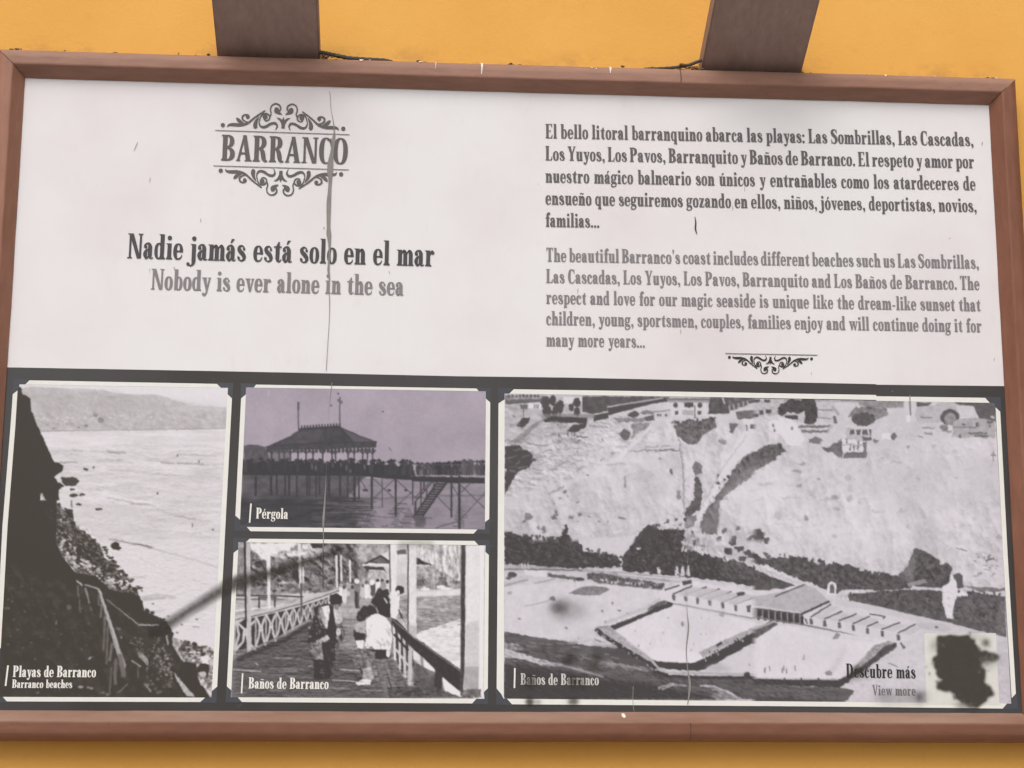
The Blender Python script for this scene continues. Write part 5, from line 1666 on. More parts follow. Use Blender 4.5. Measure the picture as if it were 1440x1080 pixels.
def flat(name, polys, y, mat, parent=None, label=None, dy=0.0):
    """Polygons given in layout positions, laid on the board at depth y."""
    V, F = [], []
    for i, p in enumerate(polys):
        p = np.array(p, float)
        w = at(p[:, 0], p[:, 1], y - dy * i)
        F.append(tuple(range(len(V), len(V) + len(p))))
        V += w.tolist()
    o = mesh_obj(name, V, F, mat)
    o.data.update()
    for q in o.data.polygons:
        if q.normal.y > 0:
            q.flip()
    return part(o, parent, label)


def band(name, pts, y, mat, parent=None, label=None):
    """A flat strip through (x, y, width) layout positions."""
    L_, R_ = g_stroke(pts, 6)
    return strips(name, [(L_, R_)], lambda p: at(p[:, 0], p[:, 1], y), mat, parent, label)


def strips(name, ss, fn, mat, parent=None, label=None, step=1e-5):
    V, F = [], []
    for k, (L_, R_) in enumerate(ss):
        n = len(L_)
        P = np.array(list(L_) + list(R_), float)
        W = fn(P)
        W = W.copy()
        W[:, 1] -= step * (k % 14)
        s = len(V)
        V += W.tolist()
        for i in range(n - 1):
            F.append((s + i, s + i + 1, s + n + i + 1, s + n + i))
    o = mesh_obj(name, V, F, mat)
    for q in o.data.polygons:
        if q.normal.y > 0:
            q.flip()
    return part(o, parent, label)


# charcoal ground behind the photographs (its upper edge has a small step where two lengths meet)
dark = flat('photo_ground', [[(-40, 515.6), (10, 516.5), (280, 521.4), (440, 524.6), (640, 529), (800, 531), (1232, 540.2), (1232.5, 541), (1280, 541.5), (1416, 543), (1448, 543.4), (1475, 1020), (-60, 1012)]], -.0002, m_band,
            label='charcoal lower half of the sheet')
dv = dark.data
# keep the ground inside the frame
for v in dv.vertices:
    v.co.x = min(max(v.co.x, XL - .003), XR + .003)
    v.co.z = max(v.co.z, ZB - .003)


# ---------------------------------------------------------------- lettering on the board
def line(name, txt, p0, p1, cap, mat, justify=False, parent=None, label=None, y=-.0009, bold=0):
    """Text whose baseline runs from p0 to p1 (layout positions), capitals cap high."""
    a, c = at(*p0), at(*p1)
    up = at(p0[0], p0[1] - cap)
    h = up[2] - a[2]
    d = (c - a)[[0, 2]]
    Ln = math.hypot(*d)
    d = d / Ln
    total = Ln / h
    if justify:
        ss = text_strips(txt, total / justify, True)
        ss = [([(x * justify, z) for x, z in L_], [(x * justify, z) for x, z in R_]) for L_, R_ in ss]
    else:
        ss = text_strips(txt, total)

    def fn(P):
        W = np.empty((len(P), 3))
        W[:, 0] = a[0] + h * (P[:, 0] * d[0] - P[:, 1] * d[1])
        W[:, 1] = y
        W[:, 2] = a[2] + h * (P[:, 0] * d[1] + P[:, 1] * d[0])
        return W
    return ss, fn


def lettering(name, rows, mat, parent=None, label=None, y=-.0009):
    V = []
    obs = []
    allL = []
    for r in rows:
        ss, fn = line(name, *r, mat=mat, y=y) if len(r) == 4 else line(name, *r[:4], mat=mat, justify=r[4], y=y)
        for k, (L_, R_) in enumerate(ss):
            n = len(L_)
            W = fn(np.array(list(L_) + list(R_), float))
            allL.append((W[:n], W[n:]))
    Vv, F = [], []
    for k, (A, B) in enumerate(allL):
        n = len(A)
        W = np.vstack([A, B])
        W[:, 1] -= 1e-5 * (k % 14)
        s = len(Vv)
        Vv += W.tolist()
        for i in range(n - 1):
            F.append((s + i, s + i + 1, s + n + i + 1, s + n + i))
    o = mesh_obj(name, Vv, F, mat)
    for q in o.data.polygons:
        if q.normal.y > 0:
            q.flip()
    return part(o, parent, label)


lettering('title_lettering', [('BARRANCO', (310.6, 225.8), (488.6, 231.2), 36.4)], m_ink_logo, label='BARRANCO in condensed serif capitals')
lettering('heading_lettering', [('Nadie jamás está solo en el mar', (178.7, 363.2), (610.6, 374.8), 35)], m_ink_dark, label='dark Spanish heading')
lettering('heading_lettering', [('Nobody is ever alone in the sea', (212, 407), (567.5, 415.8), 29)], m_ink_light, label='pale grey English heading')
J1 = .80
lettering('paragraph_lettering', [
    ('El bello litoral barranquino abarca las playas: Las Sombrillas, Las Cascadas,', (767, 194.4), (1369, 205.6), 20, .972),
    ('Los Yuyos, Los Pavos, Barranquito y Baños de Barranco. El respeto y amor por', (767, 225.4), (1370, 236.6), 20, .972),
    ('nuestro mágico balneario son únicos y entrañables como los atardeceres de', (767, 256.6), (1372, 267.7), 20, .972),
    ('ensueño que seguiremos gozando en ellos, niños, jóvenes, deportistas, novios,', (767, 287.7), (1373.5, 298.3), 20, .972),
    ('familias...', (767, 319), (843, 320.2), 20)], m_ink_mid, label='dark grey Spanish paragraph')
lettering('paragraph_lettering', [
    ("The beautiful Barranco's coast includes different beaches such us Las Sombrillas,", (768, 367.8), (1376.5, 377.8), 19.4, .972),
    ('Las Cascadas, Los Yuyos, Los Pavos, Barranquito and Los Baños de Barranco. The', (768, 397.8), (1377.5, 407.7), 19.4, .972),
    ('respect and love for our magic seaside is unique like the dream-like sunset that', (768, 427.1), (1379, 437.7), 19.4, .972),
    ('children, young, sportsmen, couples, families enjoy and will continue doing it for', (768, 456.8), (1380.5, 467.2), 19.4, .972),
    ('many more years...', (768, 486.8), (907, 488.8), 19.4)], m_ink_light, label='pale grey English paragraph')

# flourishes: left half drawn in a 6x enlargement of the title, mirrored
FL = [[(233, 356, 4), (250, 338, 18), (290, 334, 27), (345, 335, 25), (405, 318, 18), (470, 264, 14), (548, 208, 11)],
      [(308, 276, 8), (322, 290, 26), (345, 310, 26), (378, 324, 6)],
      [(425, 308, 5), (390, 306, 10), (362, 288, 15), (360, 262, 15), (382, 248, 13), (408, 254, 15), (418, 272, 8)],
      [(499, 262, 5), (480, 292, 22), (470, 325, 34), (472, 350, 32), (474, 362, 14)],
      [(506, 292, 8), (512, 262, 11), (532, 238, 12), (562, 234, 13), (586, 252, 13), (584, 280, 12), (560, 294, 10), (538, 284, 6)],
      [(586, 266, 8), (599, 235, 11), (592, 195, 11), (604, 162, 11), (636, 148, 12), (668, 162, 14), (678, 190, 13), (668, 210, 8)],
      [(690, 236, 4), (668, 226, 22), (648, 208, 44), (640, 190, 34), (636, 180, 10)],
      [(502, 284, 6), (504, 322, 12), (524, 346, 18), (560, 342, 22), (600, 318, 20), (636, 312, 20), (654, 332, 16), (650, 354, 9), (640, 370, 3)]]
FD = [(197, 341, 18), (550, 262, 21), (402, 268, 15)]
FC = [[(705, 354, 27), (705, 320, 28), (705, 290, 24), (705, 260, 4)], [(700, 330, 12), (690, 296, 20), (672, 276, 15), (648, 266, 3)], [(710, 330, 12), (720, 296, 20), (738, 276, 15), (762, 266, 3)]]


def flourish_strips():
    h = [g_stroke(p, 7) for p in FL] + [g_dot(*d) for d in FD]
    m = [([(1410 - x, y) for x, y in L_], [(1410 - x, y) for x, y in R_]) for L_, R_ in h]
    return h + m + [g_stroke(p, 5) for p in FC]


def flourish(centre, scale, flip, mat, y=-.0009, slope=.030):
    """centre: layout position of the point on the axis level with the rule's middle line (528 in drawing units)."""
    def fn(P):
        dx = (P[:, 0] - 705) / 6 * scale
        dy = (P[:, 1] - 528) / 6 * scale * (-1 if flip else 1)
        return at(centre[0] + dx - .03 * dy * 1.6, centre[1] + dy + slope * dx, y)
    return strips('flourish', flourish_strips(), fn, mat)


flourish((396.5, 209.5), 1.0, False, m_ink_logo)
flourish((396.5, 211.2), 1.0, True, m_ink_logo)
flourish((1084.5, 482.2), .682, True, m_ink_black, slope=.0185)


def rule(p0, p1, w, mat=None, parent=None):
    d = np.array(p1, float) - p0
    n = np.array([-d[1], d[0]]) / np.hypot(*d) * w / 2
    return flat('rule_line', [[p0 - n, p1 - n, p1 + n, p0 + n]], -.0009, mat or m_ink_line, parent)


rule(np.array((302.5, 183.2)), np.array((491.5, 189.3)), 1.1)
rule(np.array((300, 233.0)), np.array((490.5, 238.8)), 1.1)
rule(np.array((1020, 497.0)), np.array((1149.5, 499.4)), 1.1)

# ---------------------------------------------------------------- the four photographs
def print_mesh(name, quad, canvas, tint, y, mat, parent=None, step=1.15, alpha=False):
    q = np.array(quad, float)
    w = max(np.hypot(*(q[1] - q[0])), np.hypot(*(q[2] - q[3])))
    h = max(np.hypot(*(q[3] - q[0])), np.hypot(*(q[2] - q[1])))
    nx, ny = int(w / step) + 1, int(h / step) + 1
    S, T = np.meshgrid(np.linspace(0, 1, nx), np.linspace(0, 1, ny))
    S, T = S[..., None], T[..., None]
    P = (q[0] * (1 - S) + q[1] * S) * (1 - T) + (q[3] * (1 - S) + q[2] * S) * T
    px, py = P[..., 0].ravel(), P[..., 1].ravel()
    V = at(px, py, y)
    gx = np.clip(px - canvas.o[0] - .5, 0, canvas.w - 1.001)
    gy = np.clip(py - canvas.o[1] - .5, 0, canvas.h - 1.001)
    x0, y0 = gx.astype(int), gy.astype(int)
    fx, fy = gx - x0, gy - y0
    A = canvas.A
    g = (A[y0, x0] * (1 - fx) + A[y0, x0 + 1] * fx) * (1 - fy) + (A[y0 + 1, x0] * (1 - fx) + A[y0 + 1, x0 + 1] * fx) * fy
    if alpha:
        col = np.repeat((g / 255)[:, None], 4, 1)
        col[:, 3] = 1
    else:
        lo, hi = np.array(tint[0], float), np.array(tint[1], float)     # print colours of tone 75 and tone 222
        f = ((g - 75) / (222 - 75))[:, None]
        col = np.c_[lin(np.clip(lo + (hi - lo) * f, 20, 250)), np.ones(len(g))]
    i = np.arange(nx * ny).reshape(ny, nx)
    faces = np.stack([i[:-1, :-1], i[1:, :-1], i[1:, 1:], i[:-1, 1:]], -1).reshape(-1, 4)
    me = bpy.data.meshes.new(name)
    me.vertices.add(len(V))
    me.vertices.foreach_set('co', V.astype(np.float32).ravel())
    me.loops.add(len(faces) * 4)
    me.loops.foreach_set('vertex_index', faces.astype(np.int32).ravel())
    me.polygons.add(len(faces))
    me.polygons.foreach_set('loop_start', np.arange(0, len(faces) * 4, 4, dtype=np.int32))
    at_ = me.color_attributes.new('print', 'FLOAT_COLOR', 'POINT')
    at_.data.foreach_set('color', col.astype(np.float32).ravel())
    me.update(calc_edges=True)
    me.materials.append(mat)
    o = bpy.data.objects.new(name, me)
    scene.collection.objects.link(o)
    return part(o, parent)


def photograph(label, quad, canvas, tint, strips_, corners):
    ph = print_mesh('historic_photograph', quad, canvas, tint, -.0004, m_photo)
    ph['label'] = label
    flat('white_border', strips_, -.0006, m_border, ph)
    for c_ in corners:
        flat('photo_corner', [c_], -.0005, m_corner, ph)
    return ph


GREY = ((75, 70, 70), (222, 217, 221))
p1 = photograph('photo of a beach below a dark cliff', [(25, 540), (320.5, 545.2), (297.5, 981.5), (-4, 980.5)], paint_beach(), ((64, 58, 53), (222, 217, 222)), [
    [(41.5, 534.8), (305, 539.8), (310.8, 545.4), (35.5, 540.6)],
    [(326.2, 560.3), (305.4, 965.5), (298, 971.8), (320, 554.5)],
    [(4, 980), (288.3, 981), (281.6, 987.2), (9.6, 986.4)],
    [(18, 554.2), (24.7, 549), (21.5, 600), (10.6, 740), (4.6, 850), (1, 912), (-5.5, 905), (-2.2, 850), (3.4, 740), (14.7, 600)]],
    [[(304.5, 538), (328, 538.6), (327, 561), (320, 554.4), (320.5, 545.3), (310.8, 545.3)],
     [(305, 965.6), (304.5, 988.5), (281, 988), (288, 981.2), (297, 981.4), (298, 972)],
     [(20, 533), (42, 533.6), (35, 540.6), (27.5, 540.5), (25, 548.6), (17, 554.5)],
     [(-6, 906), (1, 912), (-1, 980), (4, 980.3), (9.5, 988), (-12, 987.5)]])
p2 = photograph('mauve photo of a seaside pavilion on stilts', [(346, 544.6), (683.3, 550), (682, 744.5), (337.4, 741)], paint_pavilion(), ((63, 61, 65), (220, 205, 223)), [
    [(360, 540.8), (670, 546.3), (673.2, 550), (357, 545)],
    [(689.4, 566), (688, 729.8), (682, 734.2), (683.3, 560.6)],
    [(347, 741), (671.3, 744.6), (666, 750.4), (352.4, 747)],
    [(339, 560.2), (345.8, 554.6), (337.6, 731), (331, 725)]],
    [[(338.6, 539), (360, 539.4), (357, 544.8), (346, 544.7), (345.6, 554.6), (338.6, 560)],
     [(669.6, 545), (690.5, 545.4), (690, 566), (683.2, 560.4), (683.2, 550.2), (673.4, 550.2)],
     [(689, 730), (688.8, 751), (666, 750.8), (671.4, 744.8), (682, 744.4), (682, 734.4)],
     [(330.6, 725), (337.4, 731), (337.2, 741), (346.6, 741), (352, 747.6), (329.4, 746.6)]])
p3 = photograph('photo of people strolling on a wooden boardwalk', [(335, 762.5), (683, 767), (681.5, 982.7), (324.4, 980.4)], paint_boardwalk(), ((62, 57, 58), (226, 222, 225)), [
    [(351, 757.5), (667.3, 760.6), (672.7, 766.6), (345.8, 762.6)],
    [(687.5, 780.5), (686, 968), (680.4, 973), (682.4, 776)],
    [(334.4, 980.6), (670, 982.6), (664, 989.2), (340.2, 987.2)],
    [(328.5, 777.4), (335, 772.6), (325.2, 970.6), (319, 965.4)]],
    [[(328, 756), (351.2, 756.6), (345.8, 762.4), (335, 762.4), (335, 772.4), (327.6, 777.6)],
     [(667, 759), (689, 759.4), (688.6, 781), (682.6, 776), (683, 767), (672.8, 766.8)],
     [(686.6, 968), (686.4, 990.6), (663.6, 990.2), (670, 982.8), (681.4, 982.6), (680.4, 973.2)],
     [(318.6, 965), (325, 970.8), (324.4, 980.4), (334.4, 980.8), (340.4, 988), (317, 987.6)]])
p4 = photograph('photo of walled sea baths below a pale cliff', [(709.5, 553.5), (1399, 566.5), (1422, 989.5), (708, 982.6)], paint_baths(), ((68, 64, 65), (217, 212, 220)), [
    [(722.6, 547.4), (1010, 551.6), (1232, 555.4), (1232.4, 557.2), (1385.4, 559.4), (1391.8, 566.5), (1232.4, 563.6), (1232, 562.4), (1010, 558.6), (716, 553.6)],
    [(1406.6, 579), (1417, 780), (1428.6, 975.4), (1422.6, 981.8), (1410.6, 780), (1400, 572.8)],
    [(713, 982.6), (1170, 987), (1416, 989.4), (1410, 996.4), (1170, 993.6), (720, 990.4)],
    [(701, 567.2), (709.7, 561.6), (709, 760), (708.4, 983), (705, 976), (698.4, 968.2), (700, 760)]],
    [[(700.4, 545.6), (722.6, 546), (716, 553.4), (709.4, 553.4), (709.4, 561.4), (700.4, 567)],
     [(1385, 558), (1407, 558.6), (1408, 580), (1400, 573), (1399, 566.7), (1392, 566.7)],
     [(1429.4, 975), (1432, 997.4), (1409.6, 997), (1416.4, 989.6), (1422, 989.4), (1422.8, 982)],
     [(697.6, 968), (705, 976.2), (705.4, 983), (713, 982.8), (720.2, 991.6), (697.6, 991)]])
flat('code_panel', [[(1299.8, 890.6), (1400.3, 890.4), (1405.2, 989.8), (1410, 992), (1302.8, 991)]], -.0007, m_code, p4, 'blank white square under black spray paint')


def caption(rows, bar, ph, mat=None):
    lettering('caption_lettering', rows, mat or m_ink_white, ph)
    d = np.array(bar[1], float) - bar[0]
    n = np.array([-d[1], d[0]]) / np.hypot(*d) * bar[2] / 2
    a, c_ = np.array(bar[0], float), np.array(bar[1], float)
    flat('caption_bar', [[a - n, c_ - n, c_ + n, a + n]], -.0009, m_ink_white, ph)


caption([('Playas de Barranco', (18, 952), (135, 952.4), 16), ('Barranco beaches', (17, 967.4), (101.6, 967.6), 12)], ((11.3, 935.6), (7.8, 964.6), 2.4), p1)
caption([('Pérgola', (360, 729.2), (405, 730), 15.2)], ((353, 708), (351, 735), 2.2), p2)
caption([('Baños de Barranco', (349.4, 968.2), (462, 969.2), 15.8)], ((341.2, 946.8), (339.7, 975), 2.2), p3)
caption([('Baños de Barranco', (732, 962.8), (842, 963.6), 16)], ((724, 939.4), (723.4, 967.6), 2.2), p4, m_ink_worn)
lettering('link_lettering', [('Descubre más', (1189.8, 952.4), (1287.5, 954.2), 19.4)], m_ink_black, p4)
lettering('link_lettering', [('View more', (1226.5, 977.6), (1287.5, 978.2), 14.6)], ink('faint_ink', srgb(128, 123, 124), .05, fade=.7, fade_col=srgb(168, 162, 164), sc=90), p4)

# ---------------------------------------------------------------- damage: tear, cracks, spray paint
tear = []
for x, y, w in [(1100, 50, 3), (1107, 100, 4), (1112, 200, 3), (1128, 280, 5), (1140, 380, 11), (1136, 450, 26), (1122, 560, 29), (1110, 640, 44), (1105, 720, 50), (1106, 800, 30), (1100, 900, 30), (1094, 1000, 38)]:
    tear.append((280 + x / 6, 120 + y / 6, w / 6))
for x, y, w in [(432, 0, 32), (432, 60, 30), (434, 110, 40), (438, 160, 30), (440, 220, 20), (438, 290, 12), (434, 360, 17), (431, 420, 19), (437, 470, 14), (439, 520, 10), (438, 600, 7), (441, 700, 6)]:
    tear.append((390 + x / 6, 310 + y / 6, w / 6))
tear += [(463, 450, .8), (460.5, 490, .7), (458.6, 521, .8)]
band('tear', tear, -.0012, m_tear, label='long vertical tear in the sheet')
band('tear', [(467, 538, 1.2), (466, 545, .9), (463, 575, .25), (459, 660, .15), (456.5, 708, 2.2), (455, 728, 3.0), (454.6, 745, 1.6), (454.8, 757, 1.2), (454, 775, 1.3), (452.5, 790, .3)], -.0012, m_tear)
band('tear', [(967, 740, .15), (967.5, 770, .35), (966, 850, .25), (968, 882, 2.0), (965, 915, 1.2), (967, 940, 1), (970, 960, 3), (969, 976, 2.4), (967, 991, 1.2)], -.0012, m_tear)
band('scratch', [(890.5, 965, .9), (890, 985, .7), (891.5, 1000, .8)], -.0012, m_tear)
band('scratch', [(1279.5, 556, 1.6), (1280, 575, 1.2), (1280.5, 584, .6)], -.0012, m_tear)
band('scratch', [(977.2, 304.8, .8), (978.4, 313, 1.9), (978, 322, 2.1), (980, 329, .9)], -.0012, m_crack)
for x, y, dx, dy, w in [(188, 212, 6, -13, .9), (210, 257, 1.5, -8, .9), (282, 313, .3, -6, 1), (1381, 204, .4, -5, 1.3), (1030, 296, .6, -8, .8), (1047, 270, .4, -12, .5), (812, 412, 1, -7, .9), (957, 470, .5, -8, .8),
                       (211, 384, -1, -7, .6), (455, 322, 1, -3, 1.5), (548, 385, -1, -4, 1), (244, 376, 2, 1, 1.4), (1398, 508, .4, -5, .9), (1141, 527, .3, -4, .7)]:
    band('scratch', [(x, y, w * .4), (x + dx / 2, y + dy / 2, w), (x + dx, y + dy, w * .4)], -.0011, m_mark)


def spray(box, fn):
    c_ = Canvas(*box, base=0)
    fn(c_)
    x0, y0, x1, y1 = box
    wob = fbm(c_.X, c_.Y, 5, 15, 4)
    c_.A = np.clip(c_.A * (1 + .22 * wob), 0, 252)
    edge = np.minimum.reduce([c_.X - x0, x1 - c_.X, c_.Y - y0, y1 - c_.Y])
    c_.A *= np.clip((edge - 1) / 4, 0, 1)
    print_mesh('spray_paint', [(x0 + .5, y0 + .5), (x1 - .5, y0 + .5), (x1 - .5, y1 - .5), (x0 + .5, y1 - .5)], c_, None, -.0014, m_spray, step=1.3, alpha=True)


def spray_stroke(c_):
    c_.L([(214, 890, 8), (231, 881, 13), (262, 861, 11), (300, 837, 13), (322, 824, 17), (345, 816, 17), (380, 806, 11), (412, 795, 12), (440, 787, 10), (462, 780, 6), (478, 772, 3)], 12, 225, .78, soft=5.5)
    c_.E(335, 819, 13, 8, 235, .5, soft=4)
    c_.L([(565, 766), (586, 763), (605, 766)], 8, 120, .55, soft=5)


def spray_patch(c_):
    c_.E(787, 854, 13, 8, 215, .85, soft=5)
    c_.E(800, 858, 26, 14, 130, .5, soft=8)
    c_.E(800, 926, 9, 8, 150, .9, soft=4)
    c_.E(837, 930, 9, 11, 150, .9, soft=4)
    c_.E(746, 958, 8, 9, 215, .9, soft=4)
    c_.E(805, 958, 7, 8, 205, .9, soft=3)
    c_.E(818, 960, 6, 9, 150, .8, soft=4)
    c_.E(745, 986, 6, 6, 215, .95, soft=2.2)
    c_.E(756, 987, 5, 3, 130, .8, soft=2.2)
    c_.E(806, 986, 8, 5, 195, .9, soft=2.5)


def spray_blob(c_):
    c_.crop(1060, 760, 3.789)
    c_.F([(1115 + (x - 1115) * 1.07, 695 + (y - 695) * 1.03) for x, y in [(985, 540), (1000, 512), (1045, 500), (1085, 512), (1112, 522), (1150, 512), (1178, 535), (1190, 575), (1235, 600), (1290, 605), (1312, 630), (1280, 650), (1235, 640), (1200, 665), (1232, 700), (1228, 750), (1262, 790), (1262, 825), (1225, 850), (1190, 880), (1170, 896), (1140, 880), (1100, 862), (1070, 830), (1058, 792), (1020, 800), (985, 790), (978, 770), (1005, 745), (978, 715), (992, 690), (965, 650), (985, 610), (975, 570)]],
        250, 1, rough=3.4, rs=9, soft=1.7)
    for hx, hy, hr in [(1238, 655, 14), (1215, 668, 10), (1140, 640, 7), (1200, 700, 8), (1010, 560, 9), (1065, 830, 10), (1160, 866, 8), (1195, 575, 9)]:
        c_.E(hx, hy, hr, hr * .9, 110, .7, soft=1.4, rough=1.5)
    c_.E(1235, 545, 22, 20, 190, .9, soft=3)
    c_.E(960, 560, 22, 30, 120, .6, soft=4)
    c_.E(1250, 640, 60, 30, 110, .6, soft=6)
    c_.E(1130, 880, 60, 22, 160, .7, soft=4)
    c_.E(1180, 510, 40, 12, 110, .6, soft=4)
    for k in range(22):
        a_ = RNG.uniform(0, 2 * math.pi)
        r_ = RNG.uniform(140, 210)
        c_.E(1115 + r_ * .95 * math.cos(a_), 690 + r_ * math.sin(a_), RNG.uniform(3, 10), RNG.uniform(3, 10), 200, RNG.uniform(.3, .7), soft=1)
    c_.E(885, 835, 30, 28, 190, .8, soft=4)
    c_.E(800, 840, 130, 26, 120, .6, soft=7)
    c_.E(690, 835, 60, 26, 90, .6, soft=6)
    c_.E(555, 700, 34, 26, 225, .9, soft=3.5)
    c_.E(590, 690, 26, 22, 120, .7, soft=4)
    c_.E(520, 725, 30, 30, 90, .6, soft=4)


spray((140, 750, 620, 950), spray_stroke)
spray((728, 830, 880, 1000), spray_patch)
spray((1170, 880, 1425, 1004), spray_blob)

# joints and cracks of the frame, droppings on its top
def rail_crack(pts, y, w):
    L_, R_ = g_stroke([(a_, b_, w) for a_, b_ in pts], 4)
    return L_, R_


def drape(name, pts, mat, parent_rail, lift=.0006, rows=7):
    """A narrow mark that follows the rounded face of the top or bottom rail.  pts: (x, t, half width), t along the profile."""
    prof = np.array(PROF)
    s_ = np.r_[0, np.cumsum(np.hypot(*np.diff(prof, axis=0).T))]
    s_ = s_ / s_[-2]
    V, F = [], []
    top = parent_rail is top_rail
    P = np.array(pts, float)
    tt = np.linspace(P[0, 1], P[-1, 1], rows * 3)
    for t in tt:
        x = np.interp(t, P[:, 1], P[:, 0])
        w = np.interp(t, P[:, 1], P[:, 2])
        d = np.interp(t, s_, prof[:, 0])
        h = np.interp(t, s_, prof[:, 1])
        z = ZT + d if top else ZB - d
        for q in (-w, w):
            V.append((x + q, -h - lift, z + (lift if top else -lift) * .5))
    for i in range(len(tt) - 1):
        F.append((2 * i, 2 * i + 1, 2 * i + 3, 2 * i + 2))
    o = mesh_obj(name, V, F, mat)
    for q in o.data.polygons:
        if q.normal.y > 0:
            q.flip()
    return part(o, parent_rail)


def bx(px, py):
    return float(at(px, py, -.02)[0])


for px, t0, t1, w in [(507, .78, .93, .0035), (519, .84, .92, .002), (590, .80, .93, .0025), (677, .50, .97, .0016), (670, .90, .97, .004), (612, .6, .85, .0005), (858, .62, .93, .0016), (832, .75, .80, .001), (873, .88, .93, .003), (838, .72, .78, .0008), (1246, .78, .95, .0022), (1316, .85, .95, .0022), (1402, .82, .95, .002), (1399, .9, .97, .004)]:
    x = bx(px, 100)
    drape('dropping', [(x, t0, w * .35), (x + .001, (t0 + t1) / 2, w), (x + .0005, t1, w * .9)], m_drop, top_rail, .0008)
x = bx(957, 110)
drape('crack', [(x, .02, .0004), (x + .0006, .5, .0006), (x, .97, .0005)], m_crack, top_rail, .0004)
x = bx(971, 1010)
drape('crack', [(x, .03, .0006), (x - .0008, .3, .0007), (x - .0002, .55, .0004), (x + .0004, .9, .0003)], m_crack, low_rail, .0004)
drape('dropping', [(bx(878, 1008), .12, .002), (bx(878.5, 1010), .22, .0028), (bx(879, 1010), .27, .0012)], m_drop, low_rail, .0012)

# ---------------------------------------------------------------- braces that rise out of the wall above the board
BD = Vector((0, -.887, .462)).normalized()
BN = Vector((0, .462, .887)).normalized()
ZTOP = ZT + .042


def brace(px0, px1, py, label):
    x0, x1 = float(at(px0, py, .02)[0]), float(at(px1, py, .02)[0])
    o0 = Vector((0, WALL_Y - .001, ZTOP - .006))
    Ln, Th = .22, .032
    V = []
    for t in (-.12, Ln):
        for n in (0, Th):
            for x in (x0, x1):
                V.append(o0 + BD * t + BN * n + Vector((x, 0, 0)))
    F = [(0, 1, 3, 2), (4, 6, 7, 5), (0, 4, 5, 1), (2, 3, 7, 6), (0, 2, 6, 4), (1, 5, 7, 3)]
    o = mesh_obj('wooden_brace', V, F, m_brace)
    bm = bmesh.new()
    bm.from_mesh(o.data)
    bmesh.ops.bevel(bm, geom=list(bm.edges), offset=.0025, segments=2, affect='EDGES')
    bmesh.ops.recalc_face_normals(bm, faces=bm.faces)
    bm.to_mesh(o.data)
    bm.free()
    org = Vector(((x0 + x1) / 2, WALL_Y, ZTOP))
    o.data.transform(Matrix.Translation(-org))
    o.location = org
    return thing(o, label, 'beam', 'brown braces above the board')


brace(306.4, 450.3, 80, 'brown painted timber brace rising from the frame above the board title')
brace(984.5, 1124.5, 99, 'brown painted timber brace rising from the frame above the Spanish paragraph')


# ---------------------------------------------------------------- cables and dust in the gap between frame and wall
def tube(name, pts, r, mat, label, cat, group):
    L_ = np.array(pts, float)
    Q = np.vstack([2 * L_[0] - L_[1], L_, 2 * L_[-1] - L_[-2]])
    C_ = []
    for i in range(1, len(Q) - 2):
        for k in range(8):
            t = k / 8
            p0, p1_, p2_, p3_ = Q[i - 1], Q[i], Q[i + 1], Q[i + 2]
            C_.append(.5 * ((2 * p1_) + (p2_ - p0) * t + (2 * p0 - 5 * p1_ + 4 * p2_ - p3_) * t * t + (3 * p1_ - p0 - 3 * p2_ + p3_) * t ** 3))
    C_.append(L_[-1])
    C_ = np.array(C_)
    T = np.gradient(C_, axis=0)
    T /= np.linalg.norm(T, axis=1)[:, None]
    V, F = [], []
    for i, (p, t) in enumerate(zip(C_, T)):
        u = np.cross(t, [0, 1, .01])
        u /= np.linalg.norm(u)
        v = np.cross(t, u)
        rr = r * (1 + .12 * math.sin(i * 2.1)) * (.5 if i in (0, len(C_) - 1) else 1)
        for k in range(8):
            a_ = 2 * math.pi * k / 8
            V.append(p + (u * math.cos(a_) + v * math.sin(a_)) * rr)
    n = len(C_)
    for i in range(n - 1):
        for k in range(8):
            F.append((i * 8 + k, i * 8 + (k + 1) % 8, (i + 1) * 8 + (k + 1) % 8, (i + 1) * 8 + k))
    F.append(tuple(range(7, -1, -1)))
    F.append(tuple((n - 1) * 8 + k for k in range(8)))
    org = np.array(C_[n // 2])
    o = mesh_obj(name, [np.array(v_) - org for v_ in V], F, mat, smooth=True)
    o.location = org
    return thing(o, label, cat, group)


def onfr(px, py, y=.004, dz=0):
    p = at(px, py, y)
    return [p[0], p[1], p[2] + dz]


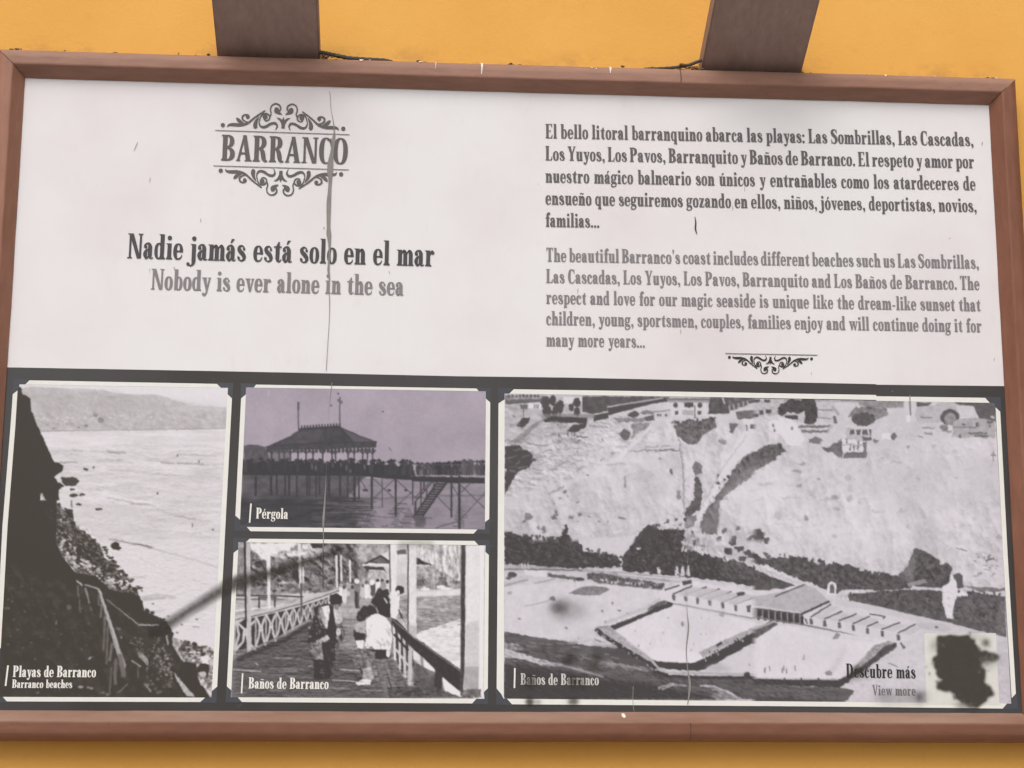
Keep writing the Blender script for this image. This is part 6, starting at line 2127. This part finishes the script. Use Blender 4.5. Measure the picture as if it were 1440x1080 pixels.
tube('cable', [onfr(446, 73), onfr(456, 74.5), onfr(470, 77.5), onfr(490, 81.5), onfr(515, 83.5), onfr(540, 85), onfr(553, 88)], .0034, m_cable,
     'dark cable lying on the frame top right of the brace above the title', 'cable', 'cables on the frame top')
tube('cable', [onfr(990, 83), onfr(978, 88), onfr(966, 92), onfr(948, 95), onfr(925, 96.5), onfr(905, 97)], .0026, m_cable,
     'dark cable lying on the frame top left of the brace above the Spanish paragraph', 'cable', 'cables on the frame top')

rng = np.random.RandomState(5)
V, F = [], []


def clump(x, y, z, r):
    s = len(V)
    ico = [(0, 0, 1), (.89, 0, .45), (.28, .85, .45), (-.72, .53, .45), (-.72, -.53, .45), (.28, -.85, .45), (.72, .53, -.45), (-.28, .85, -.45), (-.89, 0, -.45), (-.28, -.85, -.45), (.72, -.53, -.45), (0, 0, -1)]
    for a_ in ico:
        k = r * rng.uniform(.6, 1.3)
        V.append((x + a_[0] * k * 1.5, y + a_[1] * k, z + a_[2] * k * .7))
    for t in [(0, 1, 2), (0, 2, 3), (0, 3, 4), (0, 4, 5), (0, 5, 1), (1, 6, 2), (2, 7, 3), (3, 8, 4), (4, 9, 5), (5, 10, 1), (2, 6, 7), (3, 7, 8), (4, 8, 9), (5, 9, 10), (1, 10, 6), (11, 7, 6), (11, 8, 7), (11, 9, 8), (11, 10, 9), (11, 6, 10)]:
        F.append(tuple(s + q for q in t))


spots = [(8, 30, 14), (60, 100, 6), (150, 175, 7), (240, 275, 6), (290, 306, 8), (452, 475, 22), (500, 560, 10), (580, 600, 4), (700, 770, 22), (860, 990, 20), (955, 988, 34), (1125, 1150, 10), (1200, 1330, 8), (1385, 1412, 9)]
for x0, x1, n in spots:
    for k in range(n):
        px = rng.uniform(x0, x1)
        py = 70 + px * .0275
        p = at(px, py, -.002)
        clump(p[0], rng.uniform(-.004, WALL_Y - .003), ZTOP + rng.uniform(-.001, .004) + (.006 * rng.rand() if x0 in (452, 955) else 0), rng.uniform(.0008, .0030) * (1.5 if x0 in (452, 955) else 1))
dirt = mesh_obj('dust', V, F, m_dirt)
dirt['kind'] = 'stuff'
thing(dirt, 'crumbs of grey dust along the top of the brown frame', 'dust')
